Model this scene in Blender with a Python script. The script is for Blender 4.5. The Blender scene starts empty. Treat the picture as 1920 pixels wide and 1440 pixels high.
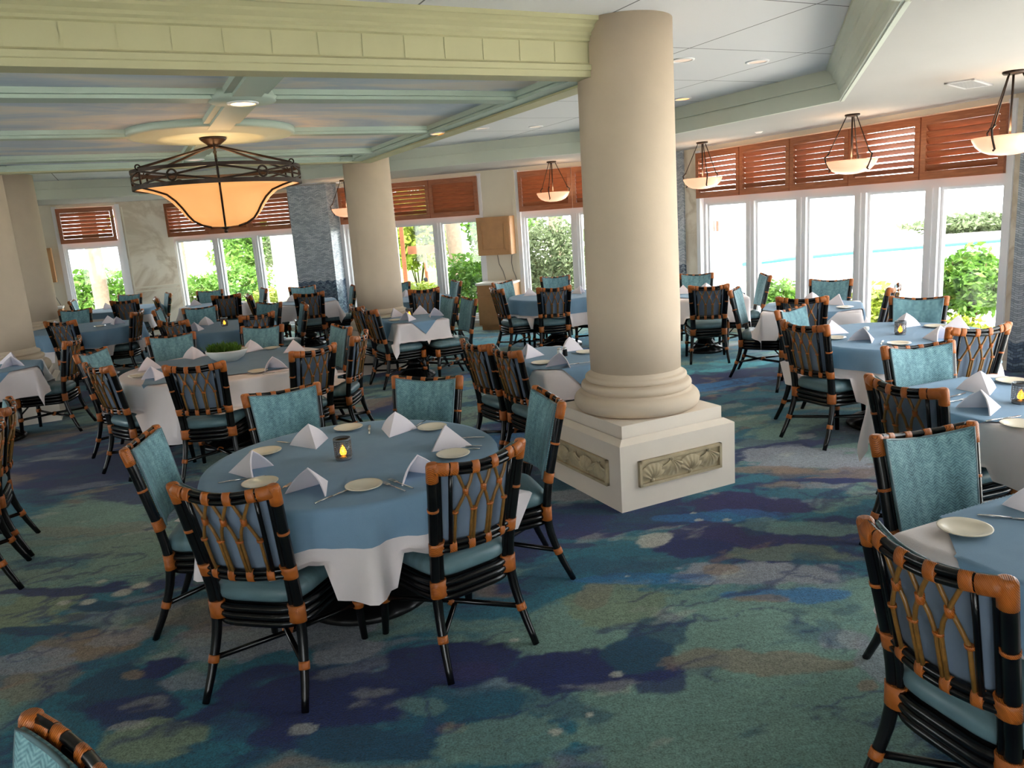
import bpy, bmesh, math, random
import numpy as np
from mathutils import Vector, Matrix
random.seed(7); rng = np.random.RandomState(5)
PI = math.pi
scene = bpy.context.scene
COL = scene.collection

# ------------------------------------------------------------------ basics
UX, UY = (.901, .434), (-.434, .901)          # the building's own axes on the floor plan
C1 = (.85, 5.19)                               # foot of the big column
UANG = math.atan2(.434, .901)
def W(u, v, z=0.0):
    return (C1[0] + u*UX[0] + v*UY[0], C1[1] + u*UX[1] + v*UY[1], z)

class MB:
    """collects faces, then links them as ONE mesh object"""
    def __init__(s): s.v = []; s.f = []; s.m = []; s.sm = []
    def add(s, vs, fs, mi=0, smooth=False):
        b = len(s.v); s.v.extend(vs)
        for f in fs: s.f.append([i+b for i in f]); s.m.append(mi); s.sm.append(smooth)
    def box(s, x0, x1, y0, y1, z0, z1, mi=0, M=None):
        vs = [(x, y, z) for z in (z0, z1) for y in (y0, y1) for x in (x0, x1)]
        if M is not None: vs = [tuple(M @ Vector(p)) for p in vs]
        s.add(vs, [(0,2,3,1),(4,5,7,6),(0,1,5,4),(2,6,7,3),(0,4,6,2),(1,3,7,5)], mi)
    def prism(s, poly, z0, z1, mi=0, smooth=False):
        n = len(poly)
        vs = [(p[0], p[1], z0) for p in poly] + [(p[0], p[1], z1) for p in poly]
        fs = [tuple(range(n))[::-1], tuple(range(n, 2*n))]
        s.add(vs, fs, mi)
        b = len(s.v) - 2*n
        for i in range(n):
            j = (i+1) % n
            s.f.append([b+i, b+j, b+n+j, b+n+i]); s.m.append(mi); s.sm.append(smooth)
    def lathe(s, prof, n=32, c=(0,0,0), mi=0, smooth=True, rfun=None):
        vs = []; fs = []
        for r, z in prof:
            for k in range(n):
                a = 2*PI*k/n; rr = r if rfun is None else rfun(r, a, z)
                vs.append((c[0]+rr*math.cos(a), c[1]+rr*math.sin(a), c[2]+z))
        for i in range(len(prof)-1):
            for k in range(n):
                k2 = (k+1) % n
                fs.append((i*n+k, i*n+k2, (i+1)*n+k2, (i+1)*n+k))
        s.add(vs, fs, mi, smooth)
        b = len(s.v) - len(vs); L = (len(prof)-1)*n
        if prof[0][0] > 1e-4: s.f.append([b+k for k in range(n)][::-1]); s.m.append(mi); s.sm.append(False)
        if prof[-1][0] > 1e-4: s.f.append([b+L+k for k in range(n)]); s.m.append(mi); s.sm.append(False)
    def tube(s, path, rad, n=8, mi=0, ref=(1,0,0), closed=False, caps=True):
        """rad: float, list, or list of (ra, rb) measured along ref and across it"""
        P = [Vector(p) for p in path]; N = len(P); ref = Vector(ref)
        vs = []
        for i in range(N):
            if closed: t = P[(i+1) % N] - P[i-1]
            else: t = P[min(i+1, N-1)] - P[max(i-1, 0)]
            t.normalize()
            a = ref - t*ref.dot(t)
            if a.length < 1e-3: a = Vector((0,1,0)) - t*t.y
            a.normalize(); b = t.cross(a)
            r = rad[i] if isinstance(rad, (list,)) else rad
            ra, rb = r if isinstance(r, tuple) else (r, r)
            for k in range(n):
                q = 2*PI*k/n
                vs.append(tuple(P[i] + a*(ra*math.cos(q)) + b*(rb*math.sin(q))))
        fs = []
        R = N if closed else N-1
        for i in range(R):
            j = (i+1) % N
            for k in range(n):
                k2 = (k+1) % n
                fs.append((i*n+k, i*n+k2, j*n+k2, j*n+k))
        s.add(vs, fs, mi, True)
        if caps and not closed:
            b = len(s.v) - len(vs)
            s.f.append([b+k for k in range(n)][::-1]); s.m.append(mi); s.sm.append(False)
            s.f.append([b+(N-1)*n+k for k in range(n)]); s.m.append(mi); s.sm.append(False)
    def grid(s, P, mi=0, smooth=True, wrap=False, flip=False):
        """P[i][j] points"""
        ni = len(P); nj = len(P[0]); vs = [tuple(p) for r in P for p in r]; fs = []
        for i in range(ni-1):
            for j in range(nj if wrap else nj-1):
                j2 = (j+1) % nj
                f = (i*nj+j, i*nj+j2, (i+1)*nj+j2, (i+1)*nj+j)
                fs.append(f[::-1] if flip else f)
        s.add(vs, fs, mi, smooth)
    def mesh(s, name, mats):
        me = bpy.data.meshes.new(name); me.from_pydata(s.v, [], s.f)
        for m in (mats if isinstance(mats, (list, tuple)) else [mats]): me.materials.append(m)
        me.polygons.foreach_set('material_index', s.m); me.polygons.foreach_set('use_smooth', s.sm)
        me.update(); return me

def obj(name, mb, mats, parent=None, loc=(0,0,0), rz=0.0, M=None):
    me = mb.mesh(name, mats) if isinstance(mb, MB) else mb
    o = bpy.data.objects.new(name, me); COL.objects.link(o)
    if M is not None: o.matrix_world = M
    else: o.location = loc; o.rotation_euler = (0, 0, rz)
    if parent is not None:
        o.parent = parent
    return o
def tag(o, label, cat, group=None):
    o['label'] = label; o['category'] = cat
    if group: o['group'] = group
    return o
def empty(name, label, cat, loc=(0,0,0), rz=0.0, group=None):
    o = bpy.data.objects.new(name, None); COL.objects.link(o); o.empty_display_size = .1
    o.location = loc; o.rotation_euler = (0, 0, rz)
    return tag(o, label, cat, group)
def struct(o): o['kind'] = 'structure'; return o
KIDS = {}
def note(parent, child): KIDS.setdefault(parent.name, []).append(child); return child
def kid(name, mb, mats, parent, label=None):
    o = obj(name, mb, mats, parent); note(parent, o)
    if label: o['label'] = label
    return o
def dup(root, loc, rz, label, group=None):
    r = root.copy(); COL.objects.link(r); r.location = loc; r.rotation_euler = (0, 0, rz); r['label'] = label
    if group: r['group'] = group
    for ch in KIDS.get(root.name, []):
        c = ch.copy(); COL.objects.link(c); c.parent = r
        for g in KIDS.get(ch.name, []):
            d = g.copy(); COL.objects.link(d); d.parent = c
    return r
def fmat(org, xd, yd):
    return Matrix(((xd[0], yd[0], 0, org[0]), (xd[1], yd[1], 0, org[1]), (0, 0, 1, 0), (0, 0, 0, 1)))

# ------------------------------------------------------------------ materials
def s2l(c):
    return tuple((x/12.92 if x <= .04045 else ((x+.055)/1.055)**2.4) for x in c)
class NT:
    def __init__(s, name):
        s.mat = bpy.data.materials.new(name); s.mat.use_nodes = True
        s.t = s.mat.node_tree; s.n = s.t.nodes; s.n.clear()
        s.out = s.n.new('ShaderNodeOutputMaterial'); s.b = s.n.new('ShaderNodeBsdfPrincipled')
        s.t.links.new(s.b.outputs[0], s.out.inputs[0])
    def new(s, typ, **kw):
        n = s.n.new(typ)
        for k, v in kw.items(): setattr(n, k, v)
        return n
    def link(s, a, b): s.t.links.new(a, b)
    def val(s, sock, v):
        if hasattr(v, 'is_linked') or isinstance(v, bpy.types.NodeSocket): s.link(v, sock)
        else: sock.default_value = v
    def math(s, op, a, b=None, c=None):
        n = s.new('ShaderNodeMath', operation=op)
        s.val(n.inputs[0], a)
        if b is not None: s.val(n.inputs[1], b)
        if c is not None: s.val(n.inputs[2], c)
        return n.outputs[0]
    def mix(s, f, a, b, typ='MIX'):
        n = s.new('ShaderNodeMix', data_type='RGBA', blend_type=typ)
        s.val(n.inputs[0], f); s.val(n.inputs[6], a); s.val(n.inputs[7], b); return n.outputs[2]
    def noise(s, scale, detail=4, rough=.55, co=None, dist=0.0):
        n = s.new('ShaderNodeTexNoise'); n.inputs['Scale'].default_value = scale
        n.inputs['Detail'].default_value = detail; n.inputs['Roughness'].default_value = rough; n.inputs['Distortion'].default_value = dist
        if co is not None: s.link(co, n.inputs['Vector'])
        return n.outputs[0]
    def co(s, kind='Object', scale=None, rot=None):
        c = s.new('ShaderNodeTexCoord').outputs[kind]
        if scale or rot:
            m = s.new('ShaderNodeMapping'); s.link(c, m.inputs[0])
            if scale: m.inputs['Scale'].default_value = scale
            if rot: m.inputs['Rotation'].default_value = rot
            return m.outputs[0]
        return c
    def ramp(s, f, stops, interp='LINEAR'):
        r = s.new('ShaderNodeValToRGB'); s.link(f, r.inputs[0]); r.color_ramp.interpolation = interp
        e = r.color_ramp.elements
        while len(e) < len(stops): e.new(.5)
        for i, (p, c) in enumerate(stops): e[i].position = p; e[i].color = (*c, 1)
        return r.outputs[0]
    def bump(s, h, strength=.3, dist=.01):
        b = s.new('ShaderNodeBump'); b.inputs['Strength'].default_value = strength; b.inputs['Distance'].default_value = dist
        s.link(h, b.inputs['Height']); s.link(b.outputs[0], s.b.inputs['Normal'])
    def base(s, c): s.val(s.b.inputs['Base Color'], c if not isinstance(c, tuple) else (*c[:3], 1))
    def set(s, **kw):
        for k, v in kw.items(): s.b.inputs[k.replace('_', ' ')].default_value = v
        return s
def plain(name, c, rough=.6, spec=.5, metal=0.0, noise=0.0, nscale=6, bump=0.0, bscale=60):
    t = NT(name); c = s2l(c)
    if noise:
        f = t.noise(nscale, 5, .6, t.co())
        t.base(t.ramp(f, [(.25, tuple(x*(1-noise) for x in c)), (.75, tuple(min(1, x*(1+noise)) for x in c))]))
    else: t.base(c)
    t.set(Roughness=rough, Metallic=metal); t.b.inputs['Specular IOR Level'].default_value = spec
    if bump: t.bump(t.noise(bscale, 3, .6, t.co()), bump, .004)
    return t.mat
M = {}
M['plaster'] = plain('ceiling_plaster', (.86,.87,.88), .9, .2, 0, .02, 1.5)
M['tile'] = None
M['soffit'] = plain('soffit_plaster', (.70,.69,.675), .9, .2, 0, .02, 1.5)
M['fascia'] = plain('sage_fascia_paint', (.80,.82,.77), .8, .3, 0, .03, 2)
M['beam'] = plain('cream_beam_paint', (.72,.705,.56), .6, .4, 0, .04, 3)
M['panelrib'] = plain('pale_green_moulding', (.70,.765,.715), .6, .4, 0, .03, 3)
M['column'] = plain('stippled_column_plaster', (.80,.73,.645), .85, .3, 0, .04, 5, .12, 120)
M['plinth'] = plain('plinth_paint', (.88,.83,.77), .6, .4, 0, .03, 6, .06, 60)
M['relief'] = plain('shell_relief_stone', (.70,.64,.52), .75, .3, 0, .18, 14, .2, 60)
M['wallcream'] = plain('cream_wall', (.87,.84,.77), .8, .3, 0, .03, 2)
M['frame'] = plain('white_window_frame', (.90,.90,.91), .4, .5)
M['black'] = plain('black_lacquered_rattan', (.035,.032,.036), .25, .45, 0, .25, 30)
M['iron'] = plain('black_iron', (.05,.05,.055), .35, .5, .3, .2, 40)
M['bronze'] = plain('aged_bronze', (.19,.14,.11), .45, .5, .6, .25, 30)
M['cane'] = plain('split_cane', (.48,.34,.15), .35, .5, 0, .3, 40)
M['plate'] = plain('cream_porcelain', (.90,.86,.78), .2, .5)
M['steel'] = plain('cutlery_steel', (.80,.80,.80), .22, .5, 1.0)
M['candleglass'] = plain('dark_ribbed_glass', (.34,.36,.38), .15, .6)
M['wick'] = None
M['oak'] = plain('honey_oak', (.74,.55,.37), .5, .4, 0, .10, 8)
M['counter'] = plain('white_counter', (.92,.90,.86), .35, .5)
M['cord'] = plain('grey_cord', (.45,.44,.43), .6, .4)
M['bowl'] = plain('white_ceramic', (.90,.90,.88), .3, .5)
M['metalvent'] = plain('vent_metal', (.78,.79,.80), .35, .5, .6)
M['dark'] = plain('vent_dark', (.05,.05,.06), .8, .2)
M['concrete'] = plain('pale_deck', (.86,.84,.80), .8, .3, 0, .05, 2)
M['red'] = plain('red_paint', (.75,.22,.15), .5, .4)
M['timber'] = plain('brown_timber', (.45,.25,.14), .6, .4, 0, .2, 20)
M['pepper'] = plain('black_pepper', (.08,.07,.07), .7, .3)
M['soil'] = plain('soil', (.16,.12,.08), .95, .1)

def fabric(name, c, c2, scale, bump=.25, rough=.85):
    t = NT(name); co = t.co()
    n = t.noise(9, 4, .6, co); n2 = t.noise(scale, 2, .5, co)
    t.base(t.mix(t.math('MULTIPLY', n, .9), (*s2l(c), 1), (*s2l(c2), 1)))
    t.set(Roughness=rough); t.b.inputs['Specular IOR Level'].default_value = .25
    t.b.inputs['Sheen Weight'].default_value = .1
    t.bump(n2, bump, .003); return t.mat
M['linen'] = fabric('white_linen', (.90,.865,.87), (.85,.815,.82), 260)
M['blue'] = fabric('slate_blue_cloth', (.44,.56,.665), (.50,.62,.72), 260)
M['napkin'] = fabric('white_napkin', (.95,.915,.94), (.91,.875,.90), 260)
M['backcloth'] = fabric('grey_blue_vinyl', (.40,.46,.54), (.44,.50,.57), 160, .12, .5)

# teal herringbone on the chair fronts
t = NT('teal_herringbone'); co = t.co(); sp = t.new('ShaderNodeSeparateXYZ'); t.link(co, sp.inputs[0])
zig = t.math('PINGPONG', t.math('ADD', sp.outputs[0], 2.0), .022)
ph = t.math('ADD', t.math('MULTIPLY', zig, .8), sp.outputs[2])
st = t.math('SINE', t.math('MULTIPLY', ph, 2*PI/.011))
st = t.math('MULTIPLY_ADD', st, .22, .5)
nz = t.noise(55, 3, .7, co); nz2 = t.noise(7, 3, .5, t.co('Object', (3, 1, .6)))
f = t.math('ADD', t.math('MULTIPLY', st, .45), t.math('ADD', t.math('MULTIPLY', nz, .65), t.math('MULTIPLY_ADD', nz2, .6, -.3)))
t.base(t.ramp(f, [(.30, s2l((.25,.38,.41))), (.52, s2l((.385,.55,.585))), (.80, s2l((.55,.71,.735)))]))
t.set(Roughness=.7); t.bump(f, .25, .002); M['teal'] = t.mat
# seat vinyl
t = NT('teal_seat_vinyl'); f = t.noise(4, 4, .6, t.co('Object', (1, 8, 1)))
t.base(t.ramp(f, [(.3, s2l((.30,.40,.43))), (.7, s2l((.38,.49,.52)))])); t.set(Roughness=.38); M['seat'] = t.mat
# orange rattan wrap
t = NT('orange_rattan_binding'); w = t.new('ShaderNodeTexWave', wave_type='BANDS', bands_direction='DIAGONAL'); w.inputs['Scale'].default_value = 95
w.inputs['Distortion'].default_value = .6; t.link(t.co(), w.inputs[0]); nz = t.noise(25, 3, .6, t.co())
f = t.math('ADD', t.math('MULTIPLY', w.outputs[1], .5), t.math('MULTIPLY', nz, .5))
t.base(t.ramp(f, [(.2, s2l((.47,.24,.07))), (.8, s2l((.76,.42,.14)))])); t.set(Roughness=.4); t.bump(w.outputs[1], .3, .002); M['wrap'] = t.mat
# shutters
t = NT('cedar_shutter'); f = t.noise(6, 6, .6, t.co('Object', (1, 20, 12)))
t.base(t.ramp(f, [(.3, s2l((.54,.31,.19))), (.7, s2l((.69,.42,.27)))])); t.set(Roughness=.42); M['cedar'] = t.mat
# marble wall
t = NT('veined_beige_marble'); co = t.co('Object', (1, 1, 1), (.3, .6, .5))
f = t.noise(.9, 6, .55, co, .9); g = t.math('ABSOLUTE', t.math('SUBTRACT', f, .5)); g = t.math('MINIMUM', t.math('MULTIPLY', g, 14), 1.0)
t.base(t.mix(g, (*s2l((.78,.72,.63)), 1), (*s2l((.88,.84,.77)), 1)))
t.set(Roughness=.35)
b = t.new('ShaderNodeTexBrick'); b.inputs['Scale'].default_value = 1; b.offset = 0; b.inputs['Brick Width'].default_value = .92; b.inputs['Row Height'].default_value = .72; b.inputs['Mortar Size'].default_value = .006
cc = t.co(); sx = t.new('ShaderNodeSeparateXYZ'); t.link(cc, sx.inputs[0]); cx = t.new('ShaderNodeCombineXYZ'); t.link(sx.outputs[0], cx.inputs[0]); t.link(sx.outputs[2], cx.inputs[1])
t.link(cx.outputs[0], b.inputs['Vector']); t.bump(t.math('SUBTRACT', 1.0, b.outputs['Fac']), .5, .01); M['marble'] = t.mat
# mosaic pilaster, darker waves below
t = NT('slate_mosaic_tile'); cc = t.co(); sx = t.new('ShaderNodeSeparateXYZ'); t.link(cc, sx.inputs[0])
xx = t.math('ADD', sx.outputs[0], sx.outputs[1])
wv = t.math('MULTIPLY', t.math('SINE', t.math('MULTIPLY', xx, 38)), .012)
zz = t.math('ADD', sx.outputs[2], wv)
cx = t.new('ShaderNodeCombineXYZ'); t.link(xx, cx.inputs[0]); t.link(zz, cx.inputs[1])
b = t.new('ShaderNodeTexBrick'); b.inputs['Scale'].default_value = 1; b.inputs['Brick Width'].default_value = .085; b.inputs['Row Height'].default_value = .022; b.inputs['Mortar Size'].default_value = .002
b.inputs['Color1'].default_value = (*s2l((.58,.62,.66)), 1); b.inputs['Color2'].default_value = (*s2l((.76,.79,.82)), 1); b.inputs['Mortar'].default_value = (*s2l((.45,.48,.50)), 1); b.inputs['Bias'].default_value = 0
t.link(cx.outputs[0], b.inputs['Vector'])
b2 = t.new('ShaderNodeTexBrick'); b2.inputs['Scale'].default_value = 1; b2.inputs['Brick Width'].default_value = .06; b2.inputs['Row Height'].default_value = .03; b2.inputs['Mortar Size'].default_value = .003
b2.inputs['Color1'].default_value = (*s2l((.24,.31,.40)), 1); b2.inputs['Color2'].default_value = (*s2l((.52,.60,.67)), 1); b2.inputs['Mortar'].default_value = (*s2l((.25,.3,.35)), 1)
t.link(cx.outputs[0], b2.inputs['Vector'])
low = t.math('LESS_THAN', zz, .97)
t.base(t.mix(low, b.outputs[0], b2.outputs[0])); t.set(Roughness=.25); M['mosaic'] = t.mat
# suspended ceiling with thin joints
t = NT('ceiling_board'); cc = t.co(); sx = t.new('ShaderNodeSeparateXYZ'); t.link(cc, sx.inputs[0])
def joint(o, off):
    m = t.math('MODULO', t.math('ADD', o, 60+off), 1.19); return t.math('LESS_THAN', m, .012)
j = t.math('MAXIMUM', joint(sx.outputs[0], 59.5*0 + 1.19*60-60-.97), joint(sx.outputs[1], 1.19*60-60-.55))
t.base(t.mix(j, (*s2l((.86,.86,.87)), 1), (*s2l((.45,.45,.46)), 1))); t.set(Roughness=.9); M['tile'] = t.mat
# painted sky panels
t = NT('painted_sky_panel'); co = t.co('Object', (.55, 1.3, 1)); f = t.noise(1.5, 6, .6, co, .8); g = t.noise(3.2, 5, .6, co, .5)
c = t.ramp(f, [(.30, s2l((.72,.78,.84))), (.46, s2l((.82,.85,.88))), (.58, s2l((.95,.92,.88))), (.75, s2l((.96,.89,.81)))])
t.base(t.mix(t.math('MULTIPLY', g, .35), c, (*s2l((.68,.75,.82)), 1))); t.set(Roughness=.8); M['sky'] = t.mat
# glass
def glass(name, tint=(1,1,1), gl=.06):
    m = bpy.data.materials.new(name); m.use_nodes = True; n = m.node_tree.nodes; n.clear(); L = m.node_tree.links
    o = n.new('ShaderNodeOutputMaterial'); mx = n.new('ShaderNodeMixShader'); a = n.new('ShaderNodeBsdfTransparent'); g = n.new('ShaderNodeBsdfGlossy')
    a.inputs[0].default_value = (*tint, 1); g.inputs[1].default_value = .03
    lw = n.new('ShaderNodeLayerWeight'); lw.inputs[0].default_value = .25
    mm = n.new('ShaderNodeMath'); mm.operation = 'MULTIPLY_ADD'; mm.inputs[1].default_value = .25; mm.inputs[2].default_value = gl*.5
    L.new(lw.outputs[1], mm.inputs[0]); L.new(mm.outputs[0], mx.inputs[0]); L.new(a.outputs[0], mx.inputs[1]); L.new(g.outputs[0], mx.inputs[2]); L.new(mx.outputs[0], o.inputs[0])
    return m
M['glass'] = glass('window_glass', (.97,.98,.98)); M['jar'] = glass('jar_glass', (.9,.9,.9), .15)
def lampmat(name, c, strength, base):
    t = NT(name); f = t.noise(5, 4, .6, t.co()); c = s2l(c)
    col = t.ramp(f, [(.2, tuple(x*.82 for x in c)), (.8, c)])
    t.base(s2l(base)); t.link(col, t.b.inputs['Emission Color']); t.b.inputs['Emission Strength'].default_value = strength; t.set(Roughness=.35)
    return t.mat
M['lampglass'] = lampmat('amber_alabaster_glass', (.98,.66,.36), .62, (.72,.60,.46))
M['pendglass'] = lampmat('white_alabaster_glass', (1.0,.70,.50), .62, (.80,.74,.68))
M['bulb'] = lampmat('downlight_lens', (1.0,.80,.50), 3.5, (.9,.9,.9))
M['bulbdim'] = lampmat('dim_downlight_lens', (1.0,.72,.45), 1.0, (.8,.7,.6))
M['off'] = lampmat('faint_glow_lens', (.95,.88,.82), .22, (.85,.83,.80))  # faint emission added so unlit lenses and sensors come out pale
M['flame'] = lampmat('candle_flame', (1.0,.62,.15), 6.0, (.9,.6,.2))
# plants and ground
def leafmat(name, a, b, c):
    t = NT(name); f = t.noise(7, 5, .7, t.co()); 
    t.base(t.ramp(f, [(.3, s2l(a)), (.52, s2l(b)), (.72, s2l(c))])); t.set(Roughness=.6)
    tr = t.n.new('ShaderNodeBsdfTranslucent'); t.link(t.b.inputs['Base Color'].links[0].from_socket, tr.inputs[0]); mx = t.n.new('ShaderNodeMixShader'); mx.inputs[0].default_value = .4
    t.link(t.b.outputs[0], mx.inputs[1]); t.link(tr.outputs[0], mx.inputs[2]); t.link(mx.outputs[0], t.out.inputs[0]); return t.mat
M['leaf'] = leafmat('green_leaf', (.20,.34,.12), (.36,.52,.18), (.50,.64,.28))
M['leafy'] = leafmat('yellow_green_leaf', (.40,.48,.14), (.56,.62,.22), (.68,.70,.34))
M['leafd'] = leafmat('olive_leaf', (.26,.31,.20), (.40,.46,.32), (.56,.60,.46))
M['lawn'] = leafmat('lawn_grass', (.26,.40,.10), (.38,.52,.16), (.48,.58,.24))
M['bark'] = plain('palm_bark', (.44,.38,.33), .9, .2, 0, .2, 14, .5, 30)
M['twig'] = plain('twig_bark', (.30,.24,.18), .9, .2, 0, .2, 14)
t = NT('pool_water'); t.base(s2l((.80,.90,.93))); t.set(Roughness=.05); t.bump(t.noise(3, 3, .6, t.co()), .15, .05); M['water'] = t.mat
M['pooltile'] = plain('pool_rim_tile', (.10,.33,.40), .3, .5)

# ------------------------------------------------------------------ carpet
NX0, NX1, NY0, NY1, ST = -12.6, 8.2, -6.2, 18.5, .036
def vnoise(x, y, seed):
    r = np.random.RandomState(seed); T = r.rand(256, 256)
    xi = np.floor(x).astype(int); yi = np.floor(y).astype(int); fx = x-xi; fy = y-yi
    fx = fx*fx*(3-2*fx); fy = fy*fy*(3-2*fy)
    g = lambda a, b: T[a % 256, b % 256]
    return (g(xi,yi)*(1-fx)+g(xi+1,yi)*fx)*(1-fy) + (g(xi,yi+1)*(1-fx)+g(xi+1,yi+1)*fx)*fy
def fbm(x, y, seed, o=5):
    s = 0; a = .5; n = 0
    for i in range(o): s = s + a*vnoise(x*2**i+17*i, y*2**i+31*i, seed+i); n += a; a *= .55
    return s/n
PAL = {'teal': (.10,.40,.48), 'dteal': (.05,.27,.38), 'navy': (.05,.13,.36), 'plum': (.15,.14,.36), 'sage': (.43,.56,.52), 'olive': (.47,.54,.44), 'grey': (.54,.56,.60), 'tan': (.53,.45,.38), 'pale': (.70,.70,.66), 'blue': (.12,.42,.66), 'aqua': (.28,.62,.68)}
# strokes: x, y on the floor, half length, half width, direction (deg from +X), colour, strength
STROKES = [
 (-.2,5.6,.35,.4,10,'navy',.8),(.1,6.4,.5,.3,10,'blue',.8),(-.5,7.3,.5,.4,15,'sage',.8),(-.2,8.5,.6,.3,10,'blue',.6),(0.2,9.3,1.2,.35,5,'blue',1),(.9,10.4,1.0,.4,5,'blue',1),(1.9,5.6,.6,.13,18,'navy',.9),(1.7,6.9,.9,.4,20,'teal',.9),(2.1,7.9,.7,.18,15,'blue',1),(1.5,7.3,.8,.14,15,'navy',.7),(1.4,6.2,.7,.16,15,'sage',.9),(2.2,8.9,.8,.3,10,'aqua',.9),(-.6,8.2,.6,.3,10,'sage',.8),(-.1,12.0,1.5,.5,0,'aqua',.7),(-.7,13.4,1.4,.4,-15,'sage',.9),(2.0,10.0,1.0,.4,20,'aqua',.9),
 (0.77,2.57,0.64,0.50,-6,'sage',0.9),(-2.82,4.77,0.78,1.21,-10,'sage',0.75),(-0.27,2.65,0.42,0.20,-6,'dteal',0.6),(0.48,3.85,0.40,0.39,-9,'teal',0.9),(-2.14,4.27,0.55,0.33,-9,'sage',0.7),(2.11,5.41,0.41,0.25,-13,'grey',0.9),(1.86,5.16,0.34,0.08,-12,'tan',0.8),(2.09,4.89,0.42,0.06,-12,'navy',1),(1.80,4.70,0.39,0.10,-11,'teal',0.9),(1.34,4.62,0.41,0.16,-11,'plum',1),(1.18,4.43,0.47,0.08,-10,'blue',0.6),(1.06,4.11,0.41,0.20,-10,'plum',0.9),(0.92,4.04,0.26,0.14,-10,'navy',1),(0.71,4.17,0.11,0.14,-10,'pale',0.9),(1.61,4.20,0.33,0.11,-10,'sage',0.7),(1.42,3.83,0.38,0.11,-9,'olive',0.6),(1.24,3.64,0.39,0.13,-9,'grey',0.95),(1.00,3.73,0.08,0.06,-9,'tan',0.7),(1.28,3.39,0.32,0.07,-8,'blue',0.75),(1.11,3.38,0.14,0.04,-8,'tan',0.7),(1.14,3.22,0.33,0.09,-8,'sage',0.9),(0.44,3.41,0.24,0.24,-8,'olive',0.8),(0.35,3.51,0.10,0.14,-8,'tan',0.4),(0.60,3.17,0.14,0.14,-8,'dteal',0.8),(0.25,2.90,0.38,0.15,-7,'navy',1),(0.52,2.79,0.13,0.11,-7,'navy',0.8),(0.49,2.99,0.14,0.14,-7,'dteal',1),(0.87,2.89,0.30,0.10,-7,'tan',0.6),(1.31,3.03,0.13,0.09,-8,'grey',0.7),(1.38,2.84,0.08,0.15,-7,'grey',0.7),(1.27,2.68,0.04,0.04,-7,'tan',0.7),(0.25,4.96,0.19,0.12,-11,'grey',0.8),(0.38,4.30,0.22,0.05,-10,'plum',0.8),(0.24,4.17,0.15,0.04,-10,'plum',0.7),(0.53,3.68,0.30,0.06,-9,'blue',0.6),(0.12,3.72,0.11,0.12,-9,'teal',0.9),(-2.62,3.79,0.28,0.24,-8,'olive',1),(-2.45,3.55,0.26,0.05,-8,'dteal',1),(-2.27,3.77,0.18,0.06,-8,'dteal',1),(-2.46,3.98,0.45,0.05,-8,'navy',0.9),(-2.15,3.37,0.25,0.12,-7,'tan',0.75),(-2.01,3.42,0.14,0.09,-7,'grey',0.5),(-2.32,3.25,0.20,0.12,-7,'grey',0.75),(-2.18,3.05,0.20,0.13,-7,'tan',0.5),(-1.73,2.96,0.25,0.18,-7,'dteal',1),(-1.59,2.83,0.25,0.12,-6,'navy',0.9),(-1.64,3.10,0.11,0.11,-7,'navy',1),(-1.74,3.07,0.05,0.04,-7,'tan',0.8),(-1.49,3.01,0.15,0.11,-7,'grey',0.7),(-1.42,2.60,0.19,0.12,-6,'olive',0.9),(-1.59,2.70,0.06,0.03,-6,'pale',0.5),(-1.31,3.33,0.29,0.27,-7,'grey',0.85),(-1.04,3.34,0.26,0.20,-8,'grey',0.9),(-0.81,3.14,0.15,0.10,-7,'grey',1),(-1.47,3.50,0.17,0.15,-8,'tan',0.5),(-1.23,3.68,0.17,0.12,-8,'olive',0.4),(-0.81,2.75,0.35,0.18,-6,'navy',1),(-0.94,2.61,0.15,0.10,-6,'navy',0.9),(-0.27,3.00,0.33,0.15,-7,'navy',1),(-0.23,2.95,0.13,0.06,-7,'plum',0.8),(-0.57,2.86,0.18,0.10,-7,'navy',0.9),(-0.60,2.52,0.24,0.10,-6,'dteal',1),(-0.90,2.62,0.05,0.03,-6,'pale',0.6),(-0.30,2.58,0.05,0.03,-6,'tan',0.7),(-0.09,2.48,0.23,0.12,-6,'sage',0.7),(-0.42,2.70,0.13,0.05,-6,'sage',0.5),(-3.39,6.26,0.88,0.15,-12,'navy',0.85),(-2.72,5.61,0.54,0.27,-11,'navy',0.85),(-2.42,5.17,0.29,0.16,-11,'plum',0.5),(-2.84,4.95,0.52,0.13,-10,'tan',0.35),(-3.70,6.06,0.30,0.17,-12,'plum',0.5),(-2.87,4.38,0.32,0.09,-9,'teal',0.6),(-3.17,5.31,0.52,0.21,-11,'sage',0.8),(2.01,6.47,0.27,0.24,-15,'sage',0.8),(1.98,5.82,0.36,0.11,-14,'navy',0.5),(2.37,7.29,0.44,0.34,-17,'teal',0.8),
]
DOTS = [(0.345, 2.85, 0.024), (0.072, 2.517, 0.027), (0.206, 2.6, 0.014), (1.069, 4.385, 0.022), (1.228, 4.356, 0.028), (1.064, 4.499, 0.016), (0.526, 3.716, 0.014), (-0.068, 3.167, 0.022), (-2.486, 3.86, 0.038), (-2.353, 3.853, 0.044), (-2.202, 3.928, 0.057), (-2.135, 4.006, 0.052), (-2.406, 4.099, 0.027)]
xs = np.concatenate([np.arange(NX0, -3.0, .06), np.arange(-3.0, 2.6, .0135), np.arange(2.6, NX1, .05)]); ys = np.concatenate([np.arange(NY0, 1.0, .08), np.arange(1.0, 6.2, .0135), np.arange(6.2, 9.0, .03), np.arange(9.0, NY1, .06)])
X, Y = np.meshgrid(xs, ys)
ca, sa = math.cos(.22), math.sin(.22)
uu = X*ca + Y*sa; vv = -X*sa + Y*ca
wx = fbm(uu*1.1, vv*1.6, 3) - .5; wy = fbm(uu*1.1+40, vv*1.6, 8) - .5
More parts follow.
